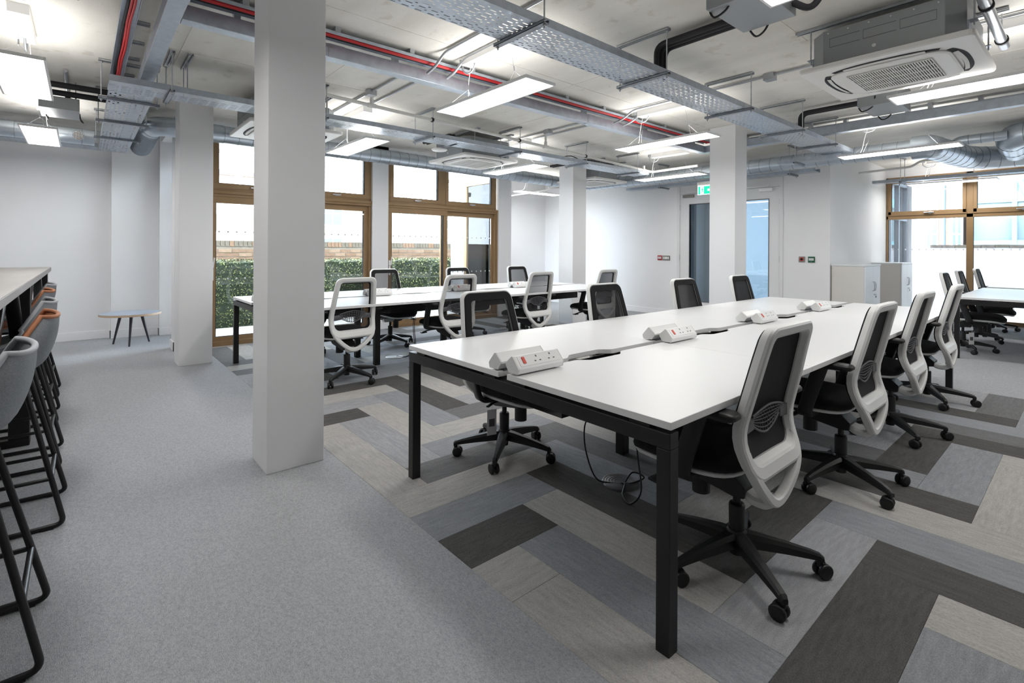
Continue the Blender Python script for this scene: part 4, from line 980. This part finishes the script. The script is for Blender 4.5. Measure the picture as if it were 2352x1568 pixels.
# ---- steel conduits and boxes
def conduit(pts, label, r=.0125): return tag(MB().tube(fillet(pts, .06), r, 8).build('steel_conduit', 'conduit'), label, 'conduit', 'steel conduits')
def jbox(x, y, label, round_=False):
    t = thing('junction_box', label, 'junction box', (x, y, CZ), 'conduit boxes')
    if round_: MB().lathe([(.035, -.055), (.035, 0)], 16).build('body', 'conduit', t)
    else: B((-.045, -.045, -.055), (.045, .045, 0)).build('body', 'conduit', t, bevel=.003); B((-.047, -.047, -.062), (.047, .047, -.055)).build('lid', 'conduit', t, bevel=.003)
for k, (ya, yb) in enumerate(((2.27, 2.47), (4.85, 5.03))):
    rn = ('front', 'rear')[k]
    conduit([(-3.78, ya, 2.81), (-3.66, ya, 2.83), (-3.50, ya, 2.912), (1.2, ya, 2.912)], rn+' pair of ceiling conduits right of the trunking, nearer one')
    conduit([(-3.78, yb, 2.81), (-3.66, yb, 2.83), (-3.50, yb, 2.912), (-2.98, yb, 2.912)], rn+' pair of ceiling conduits right of the trunking, farther one')
    jbox(-1.98, ya, 'square metal box on the '+rn+' conduit run right of the wide tray')
    conduit([(-3.93, ya, 2.83), (-4.10, ya, 2.86), (-4.25, ya, 2.912), (-6.3, ya, 2.912)], rn+' pair of ceiling conduits left of the trunking, nearer one')
    conduit([(-3.93, yb, 2.83), (-4.10, yb, 2.86), (-4.25, yb, 2.912), (-5.4, yb, 2.912)], rn+' pair of ceiling conduits left of the trunking, farther one')
    jbox(-4.90, ya, 'square metal box on the '+rn+' conduit run left of the trunking')
conduit([(-3.3, 7.62, 2.912), (1.0, 7.62, 2.912)], 'single ceiling conduit above the panel under the silver duct')
conduit([(-4.6, -.30, 2.912), (-2.0, -.30, 2.912)], 'single ceiling conduit above the large left panel')
conduit([(-8.2, -.12, 2.912), (-6.2, -.12, 2.912)], 'single ceiling conduit near the left wall', .016)

# ---- insulated refrigerant pipes
def ins(pts, label, r=.022): return tag(MB().tube(fillet(pts, .075, 6), r, 10).build('insulated_pipe', 'insulation'), label, 'pipe', 'black insulated pipes')
for k, dy in enumerate((0, .055, .11)):
    nm = ['nearest', 'middle', 'farthest'][k]
    ins([(-2.22+.0*k, 3.37+dy, 2.615), (-2.22, 3.37+dy, 2.865), (-1.30, 3.37+dy*.9, 2.865)], nm+' of three black pipes rising from the wide tray before the front unit box')
    if k < 2: ins([(-2.22, 6.26+dy, 2.615), (-2.22, 6.26+dy, 2.865), (-1.38, 6.26+dy, 2.865)], ['nearer', 'farther'][k]+' black pipe rising from the wide tray before the right column')
    if k < 2: ins([(-5.32, 3.55+dy, 2.615), (-5.32, 3.55+dy, 2.74), (-6.0, 3.55+dy, 2.74)], ['nearer', 'farther'][k]+' black pipe bending over the far tray beside the cassette', .02)
    if k < 2: ins([(-5.32, 6.15+dy, 2.615), (-5.32, 6.15+dy, 2.73), (-6.15, 6.15+dy, 2.73)], ['nearer', 'farther'][k]+' black pipe bending over the far tray beside the far column', .02)
    if k < 2: ins([(-6.60+.12*k, -2.2, 2.79+.05*k), (-6.60+.12*k, .30, 2.79+.05*k)], ['upper', 'lower'][k]+' black pipe running to the short tray at left', .028)
    if k < 2: ins([(-6.63, -.24+.13*k, 2.79), (-6.74, -.24+.13*k, 2.79), (-6.74, -.24+.13*k, 2.72)], ['left', 'right'][k]+' black branch pipe dropping to the unit box at left', .022)
ins([(-1.05, 2.62, 2.80), (-.95, 2.62, 2.72), (-.80, 2.62, 2.72), (-.74, 2.62, 2.9)], 'black pipe loop at the top edge beside the front unit box', .022)
ins([(-1.10, 2.98, 2.66), (-1.02, 3.02, 2.60), (-.96, 3.05, 2.70), (-.9, 3.1, 2.9)], 'short black pipe curl below the front unit box', .018)
ins([(-4.0, -.03, 2.92), (-4.02, -.03, 2.86), (-4.16, -.03, 2.85), (-4.18, -.03, 2.92)], 'black pipe bend hanging at the top left of the ceiling', .03)

# ---- unit boxes
def unit_box(x0, x1, y0, y1, z0, z1, label):
    t = thing('control_box', label, 'unit box', ((x0+x1)/2, (y0+y1)/2, z0), 'branch control boxes'); hx, hy, h = (x1-x0)/2, (y1-y0)/2, z1-z0
    B((-hx, -hy, 0), (hx, hy, h)).build('casing', 'box_grey', t, bevel=.004)
    B((-hx-.012, -hy+.01, .01), (-hx, -hy+.09, h-.02)).build('terminal_cover', 'galv_dark', t, bevel=.002)
    lb = B((-hx-.0135, -hy+.02, .05), (-hx-.012, -hy+.08, h-.05)).build('rating_label', 'paper', t)
    for k in range(3): B((-hx-.0142, -hy+.026, .065+k*.03), (-hx-.0135, -hy+.07-.012*k, .073+k*.03)).build('print', 'grey_plastic', lb)
    MB().tube(catmull([(-hx-.01, -hy+.05, .01), (-hx+.02, -hy+.05, -.03), (-hx+.1, -hy+.04, .0), (-hx+.13, -hy-.01, .08)], 5), .006, 6).build('lead', 'cable_black', t)
    MB().tube(catmull([(-hx+.03, hy, .02), (-hx+.06, hy+.03, -.03), (-hx+.12, hy+.01, -.02), (-hx+.16, hy, .04)], 5), .006, 6).build('lead', 'cable_black', t)
    for sx in (-1, 1):
        for sy in (-1, 1): MB().cyl((sx*(hx-.03), sy*(hy-.03), h), (sx*(hx-.03), sy*(hy-.03), CZ-z0-.002), .005, 6).build('rod', 'strut_zinc', t)
unit_box(-1.395, -1.10, 2.60, 3.035, 2.60, 2.82, 'grey metal unit box cut by the top edge of the picture')
unit_box(-1.425, -1.135, 5.40, 5.88, 2.60, 2.80, 'grey metal unit box beyond the large ceiling cassette')
unit_box(-7.10, -6.62, -.32, -.02, 2.64, 2.76, 'grey metal unit box near the left wall under black pipes')

# ---- ceiling cassette air conditioners
def make_cassette():
    t = thing('ceiling_cassette', 'x', 'air conditioner'); h = .475      # origin: panel underside, centre
    o = rrect(h, h, .03, 3)
    MB().rings([[(x*.985, y*.985, 0) for x, y in o], [(x, y, .010) for x, y in o], [(x, y, .034) for x, y in o], [(x*.97, y*.97, .040) for x, y in o]], sm=False).build('fascia', 'ac_white', t)
    # airflow slots: flat dark strips painted for the shade inside, a flap on each
    for q in range(4):
        a = q*PI/2; ca, sa = math.cos(a), math.sin(a); rot = lambda x, y, z: (x*ca-y*sa, x*sa+y*ca, z)
        ys = [-.30+.60*k/16 for k in range(17)]
        out = [(.405-.055*(abs(y)/.30)**3, y) for y in ys]; inn = [(.355-.040*(abs(y)/.30)**2.5, y*.95) for y in ys]
        m = MB(); vs = [rot(x, y, -.0012) for x, y in out]+[rot(x, y, -.0012) for x, y in inn]; m.add(vs, [(k, 17+k, 18+k, k+1) for k in range(16)]); sl = m.build('slot_shade', 'black_and_shade', t)
        m = MB(); vs = []
        for y in ys[2:15]: vs += [rot(.382-.03*(abs(y)/.3)**2, y, -.003), rot(.360-.034*(abs(y)/.3)**2, y, -.008)]
        m.add(vs, [(2*k, 2*k+1, 2*k+3, 2*k+2) for k in range(12)]); m.build('louvre', 'ac_grey', sl, solid=.003)
    c = rrect(.335, .335, .11, 6); MB().rings([[(x, y, .002) for x, y in c], [(x, y, -.010) for x, y in c], [(x*.96, y*.96, -.014) for x, y in c]], sm=False).build('centre_panel', 'ac_white', t)
    B((-.235, -.235, -.0152), (.235, .235, -.0138)).build('grille_shade', 'black_and_shade', t)  # flat dark sheet stands in for shade behind the grille
    g = MB()
    for k in range(33): x = -.235+.47*k/32; g.box((x-.0038, -.235, -.021), (x+.0038, .235, -.0152))
    for k in range(5): y = -.235+.47*k/4; g.box((-.239, y-.005, -.022), (.239, y+.005, -.0152))
    g.build('intake_grille', 'ac_grey', t)
    b = .42; cc = .09; pl = [(b-cc, -b), (b, -b+cc), (b, b-cc), (b-cc, b), (-b+cc, b), (-b, b-cc), (-b, -b+cc), (-b+cc, -b)]
    MB().prism(pl, .04, .285).build('body', 'box_grey', t, bevel=.004)
    m = MB()
    for x in (-.2, 0, .2):
        m.box((x-.09, -b-.0012, .16), (x+.09, -b, .163)); m.box((x-.09, -b-.0012, .22), (x+.09, -b, .223)); m.box((x-.092, -b-.0012, .16), (x-.09, -b, .223))
    m.box((.29, -b-.0012, .16), (.292, -b, .223)); m.build('knockout_lines', 'grey_plastic', t)
    m = MB()
    for x in (-.3, -.18, -.06, .06, .18, .3): m.lathe([(.005, -b-.002), (.005, -b)], 8, c=(x, 0, .262), axis='Y')
    m.lathe([(.012, -b-.0015), (.012, -b)], 14, c=(-.03, 0, .10), axis='Y'); m.build('screws', 'paper', t)
    for sx in (-1, 1):
        for sy in (-1, 1):
            x, y = sx*.425, sy*.30; k = MB().box((x-.02*sx, y-.03, .05), (x+.004*sx, y+.03, .14)); k.box((x, y-.03, .135), (x+.04*sx, y+.03, .14)); k.build('bracket', 'galv_dark', t); MB().cyl((x+.025*sx, y, .11), (x+.025*sx, y, CZ-2.553-.01), .005, 6).build('rod', 'strut_zinc', t)
    for sy in (-1, 1):
        m = MB(); strut(m, 'X', -.55, .55, sy*.30, CZ-2.553-.0215); m.build('ceiling_strut', 'strut_zinc', t)
    return t
CS0 = make_cassette()
for k, (x, y, l) in enumerate(((-.935, 4.405, 'large ceiling cassette air conditioner at upper right'), (-5.97, 4.36, 'ceiling cassette air conditioner before the bronze windows'), (-5.95, 1.74, 'ceiling cassette air conditioner half hidden left of the near column'), (-6.25, 7.36, 'ceiling cassette air conditioner half hidden behind the far column'))):
    o = CS0 if k == 0 else copy_tree(CS0); o.location = (x, y, 2.553); tag(o, l, 'air conditioner', 'ceiling cassettes')

# ---- spiral ducts
def duct(path, r, label, seams=.16, flex=None, group='spiral air ducts'):
    t = thing('air_duct', label, 'duct', (0, 0, 0), group); P = [Vector(p) for p in path]
    MB().tube(P, r, 20).build('duct_wall', 'duct_metal', t)
    m = MB(); acc = 0.0
    for a, b in zip(P, P[1:]):
        d = b-a; L = d.length; u = d/L if L else d; s = (seams-acc)
        while s < L:
            c = a+u*s; m.tube([c-u*.004, c+u*.004], r+.0025, 20); s += seams
        acc = (acc+L) % seams
    o = m.build('spiral_seams', 'galv_dark', t); o['kind'] = 'stuff'
    return t
duct(fillet([(-7.15, 1.35, 2.71), (-7.15, 5.2, 2.70), (-7.15, 8.2, 2.66), (-5.2, 8.2, 2.645), (-1.55, 8.2, 2.63)], .35, 8), .108, 'long spiral duct along the window wall and across the back')
duct(fillet([(-7.15, 1.345, 2.71), (-7.15, .66, 2.71), (-7.42, .625, 2.71)], .24, 10), .113, 'smooth silver duct elbow left of the second column', seams=.4)
duct(fillet([(-7.425, .625, 2.71), (-7.70, .62, 2.70), (-8.55, .615, 2.66)], .2, 8), .118, 'ribbed flexible duct hanging left of the second column', seams=.03)
t = duct([(-8.30, -4.8, 2.67), (-8.30, .12, 2.67)], .095, 'spiral duct along the left wall with a round grille', seams=.3)
va, vb = Vector((-8.24, -.035, 2.685)), Vector((-8.13, -.035, 2.655)); vu = (vb-va).normalized(); vs_ = Vector((0, 1, 0)); vw = vu.cross(vs_)
MB().cyl(va, vb, .058, 18).build('spigot', 'duct_metal', t); MB().cyl(vb-vu*.001, vb+vu*.001, .052, 18).build('grille_shade', 'black_and_shade', t)  # dark disc stands in for shade inside the spigot
m = MB()
for k in range(-3, 4):
    h = math.sqrt(max(0, .052**2-(k*.014)**2)); m.cyl(vb+vu*.003+vs_*k*.014-vw*h, vb+vu*.003+vs_*k*.014+vw*h, .0022, 5); m.cyl(vb+vu*.004+vw*k*.014-vs_*h, vb+vu*.004+vw*k*.014+vs_*h, .0022, 5)
m.build('grille_bars', 'ac_grey', t)
duct(fillet([(-1.56, 8.2, 2.63), (-1.40, 8.2, 2.63), (-1.12, 9.5, 2.585), (3.2, 9.5, 2.585)], .40, 10), .15, 'large silver duct stepping back towards the end window')
duct(fillet([(3.2, 8.75, 2.74), (-.70, 8.75, 2.74), (-.70, 9.36, 2.64)], .25, 8), .155, 'thick silver duct elbow at the right edge of the picture', seams=.25)
duct(fillet([(-.72, 8.72, 2.74), (-1.20, 8.72, 2.74), (-1.24, 8.72, 2.60)], .07, 6), .06, 'small silver branch duct beside the thick elbow', seams=.12)
tag(MB().tube([(-.43, 3.0, 2.75), (-.43, 4.98, 2.75)], .030, 16).build('steel_pipe', 'steel'), 'polished steel pipe at the upper right corner', 'pipe')
for k, y in enumerate((4.08, 4.82)):
    t = thing('pipe_clip', ['upper', 'lower'][k]+' black clip on the polished steel pipe', 'clip', (-.43, y, 2.75), 'pipe clips'); MB().lathe([(.0305, -.014), (.037, -.014), (.037, .014), (.0305, .014)], 16, axis='Y', cap=False).build('band', 'black_plastic', t); MB().cyl((0, 0, .036), (0, 0, CZ-2.75), .005, 6).build('rod', 'strut_zinc', t)
t = thing('access_point', 'white wireless access point under the tray beside the cassette', 'access point', (-5.62, 3.56, 2.585)); MB().lathe([(.02, -.012), (.09, -.008), (.105, .004), (.10, .016), (.05, .02)], 28).build('cover', 'white_gloss', t); B((-.03, -.03, .02), (.40, .03, .026)).build('arm', 'galv_dark', t)

# ================================================================= OUTSIDE: COURTYARD
gr = tag(B((-40, -20, -.30), (-7.60, 30, -.06)).build('ground_paving', 'paving'), kind='structure')
gr2 = tag(B((-7.59, 12.21, -.30), (20, 45, -.06)).build('ground_terrace', 'paving'), kind='structure')
# brick garden wall: body plus individual bricks in the courses that show above the hedge
XW = -10.35
t = thing('garden_wall', 'low tan brick wall behind the hedge outside the windows', 'wall', (XW, 3.0, -.06)); B((-.22, -8, 0), (-.006, 9, 1.40)).build('wall_core', 'mortar', t)
rb = random.Random(3); bms = {m: B((-.10, -.1075, -.0325), (.0, .1075, .0325)).mesh('brick', m) for m in ('brick_tan', 'brick_grey', 'brick_pale')}; cps = {m: B((-.11, -.0335, -.052), (.0, .0335, .052)).mesh('brick', m) for m in ('brick_tan', 'brick_grey')}
for c in range(4):
    z = 1.075+c*.075
    for k in range(-12, 22):
        y = k*.225+(.1125 if c % 2 else 0)
        o = bpy.data.objects.new('brick', bms[rb.choice(['brick_tan', 'brick_tan', 'brick_pale', 'brick_tan'])]); COL.objects.link(o); o.parent = t; o.location = (rb.uniform(-.004, .003), y, z)
for k in range(-36, 66):
    o = bpy.data.objects.new('brick', cps[rb.choice(['brick_grey', 'brick_grey', 'brick_tan'])]); COL.objects.link(o); o.parent = t; o.location = (rb.uniform(0, .006), k*.075, 1.432)
# clipped hedge
hd = thing('hedge', 'dense clipped green hedge along the garden wall outside', 'hedge', (-9.85, 3.2, -.06))
B((-.30, -7.0, 0), (.27, 7.2, 1.10)).build('hedge_core', 'hedge_core', hd)
rh = random.Random(8)
for mname, n in (('leaf_dark', 15000), ('leaf_light', 9000)):
    vs = []; fs = []
    for k in range(n):
        y = rh.uniform(-3.4, 4.4)
        if rh.random() < .8: x, z = .27+rh.uniform(-.02, .05), rh.uniform(.0, 1.12)
        else: x, z = rh.uniform(-.3, .28), 1.10+rh.uniform(-.02, .05)
        s = rh.uniform(.012, .022); a = Vector((rh.uniform(-1, 1), rh.uniform(-1, 1), rh.uniform(-1, 1))).normalized(); b = a.orthogonal().normalized(); c = Vector((x, y, z)); q = len(vs)
        vs += [c-a*s, c+b*s*.55, c+a*s, c-b*s*.55]; fs.append((q, q+1, q+2, q+3))
    o = MB().add(vs, fs).build('leaves', mname, hd); o['kind'] = 'stuff'
# buildings beyond the wall, bare tree
def building(name, x0, y0, x1, y1, h, m, label, wins, face='+X', group='buildings across the courtyard'):
    t = thing(name, label, 'building', (x0, y0, -.06), group); B((0, 0, 0), (x1-x0, y1-y0, h)).build('wall', m, t); B((-.1, -.1, h), (x1-x0+.1, y1-y0+.1, h+.25)).build('roof', 'coping', t)
    for a, z, w, hh in wins:
        if face == '+X': p, q = (x1-x0, a-w/2, z), (x1-x0+.03, a+w/2, z+hh)
        else: p, q = (a-w/2, -.03, z), (a+w/2, 0, z+hh)
        f = B(p, q).build('window', 'trim_paint', t); g = MB()
        for e in range(2):
            for r in range(2):
                u0, u1 = a-w/2+.06+e*(w/2-.03), a-w/2+e*(w/2-.03)+w/2-.03; v0, v1 = z+.06+r*(hh/2-.03), z+r*(hh/2-.03)+hh/2-.03
                if face == '+X': g.box((x1-x0+.03, u0, v0), (x1-x0+.04, u1, v1))
                else: g.box((u0, -.04, v0), (u1, -.03, v1))
        g.build('panes', 'far_glass', f)
building('apartment_block', -34, -6, -26, 9, 4.7, 'pale_brick', 'pale brick apartment block seen through the left window', [(a, z, 1.3, 1.5) for a in (1.2, 3.4, 5.6, 7.8, 10, 12.2, 14) for z in (.6, 2.9)])
building('terrace_house', -36, 9.6, -29, 24, 4.4, 'pale_brick', 'pale low house seen through the middle window', [(a, z, 1.2, 1.4) for a in (1.5, 4.0, 6.5, 9, 11.5) for z in (.6, 2.7)])
def tree(x, y, h, label, seed):
    t = thing('bare_tree', label, 'tree', (x, y, -.06), 'bare trees'); rt = random.Random(seed); m = MB()
    def br(p, d, L, r, lv):
        q = p+d*L*.5+Vector((rt.uniform(-.1, .1), rt.uniform(-.1, .1), 0))*L*.4; e = p+d*L; m.tube([p, q, e], r, 6, scale=[1, .85, .65])
        if lv:
            for _ in range(3 if lv > 1 else 4): br(e, (d+Vector((rt.uniform(-.9, .9), rt.uniform(-.9, .9), rt.uniform(-.3, .5)))).normalized(), L*rt.uniform(.55, .8), r*.62, lv-1)
    br(Vector((0, 0, 0)), Vector((.1, .15, 1)).normalized(), h*.42, .085, 4); m.build('branches', 'bark', t)
tree(-14.5, 3.1, 6.0, 'bare forked tree beyond the brick wall, left window', 4); tree(-15.5, 7.4, 5.0, 'bare tree beyond the brick wall, middle window', 9); tree(-14.0, 10.2, 4.2, 'bare twiggy tree beyond the brick wall, sliding door', 21)
# ================================================================= OUTSIDE: TERRACE BEYOND THE END WINDOW
t = thing('terrace_wall', 'white rendered terrace wall with brick coping beyond the end window', 'wall', (0, 15.2, -.06)); B((-2.62, 0, 0), (9, .25, 1.44)).build('wall', 'render_white', t)
cm = [B((-.1075, -.14, -.035), (.1075, .14, .035)).mesh('brick', 'coping'), B((-.1075, -.14, -.035), (.1075, .14, .035)).mesh('brick', 'brick_grey')]
for k in range(-11, 30):
    o = bpy.data.objects.new('brick', cm[k % 3 == 0]); COL.objects.link(o); o.parent = t; o.location = (k*.222, .125+rb.uniform(-.01, .01), 1.475+rb.uniform(-.003, .004))
t = thing('terrace_canopy', 'white soffit over the terrace outside the end window', 'canopy', (0, 0, 0)); B((-3.2, 12.21, 2.74), (6, 14.3, 2.95)).build('soffit', 'render_white', t)
t = thing('side_glazing', 'grey framed glazed door turning the terrace corner outside', 'glazing', (-2.72, 12.25, -.06)); 
for y in (0, .62, 1.30): B((-.05, y, 0), (.05, y+.07, 2.79)).build('post', 'grey_frame', t)
for z in (0, 2.0, 2.72): B((-.05, .07, z), (.05, 1.30, z+.07)).build('rail', 'grey_frame', t)
B((-.01, .07, .07), (.01, 1.30, 2.0)).build('pane', 'window_glass', t); B((-.01, .07, 2.07), (.01, 1.30, 2.72)).build('pane', 'window_glass', t)
B((-.12, 1.37, 0), (.12, 2.9, 2.79)).build('return_wall', 'render_white', t)
building('brick_building', -9, 24, -3.12, 30, 9, 'red_brick', 'pale red brick building beyond the terrace wall', [(a, z, w, 2.6) for a, w in ((2.0, 1.0), (5.0, .42), (5.72, .34)) for z in (.7, 4.2)], '-Y', 'buildings beyond the terrace')
tag(MB().tube([(-3.62, 23.82, -.06), (-3.62, 23.82, 9)], .06, 8).build('downpipe', 'far_frame'), 'dark downpipe on the brick building beyond the terrace', 'pipe')
t = thing('glass_building', 'teal glass building at the far right beyond the terrace', 'building', (-2.9, 23.0, -.06), 'buildings beyond the terrace')
B((0, .3, 0), (12, 6, 9)).build('core', 'far_glass', t)
for k in range(10): B((k*1.1, .1, 0), (k*1.1+.12, .3, 9)).build('mullion', 'teal_panel', t)
for z in (0, 1.4, 3.0, 4.6, 6.2): B((0, .12, z), (12, .28, z+.35)).build('spandrel', 'teal_panel', t)
MB().cyl((.9, -.2, 5.0), (2.4, -.2, .0), .07, 10).build('brace', 'far_frame', t)
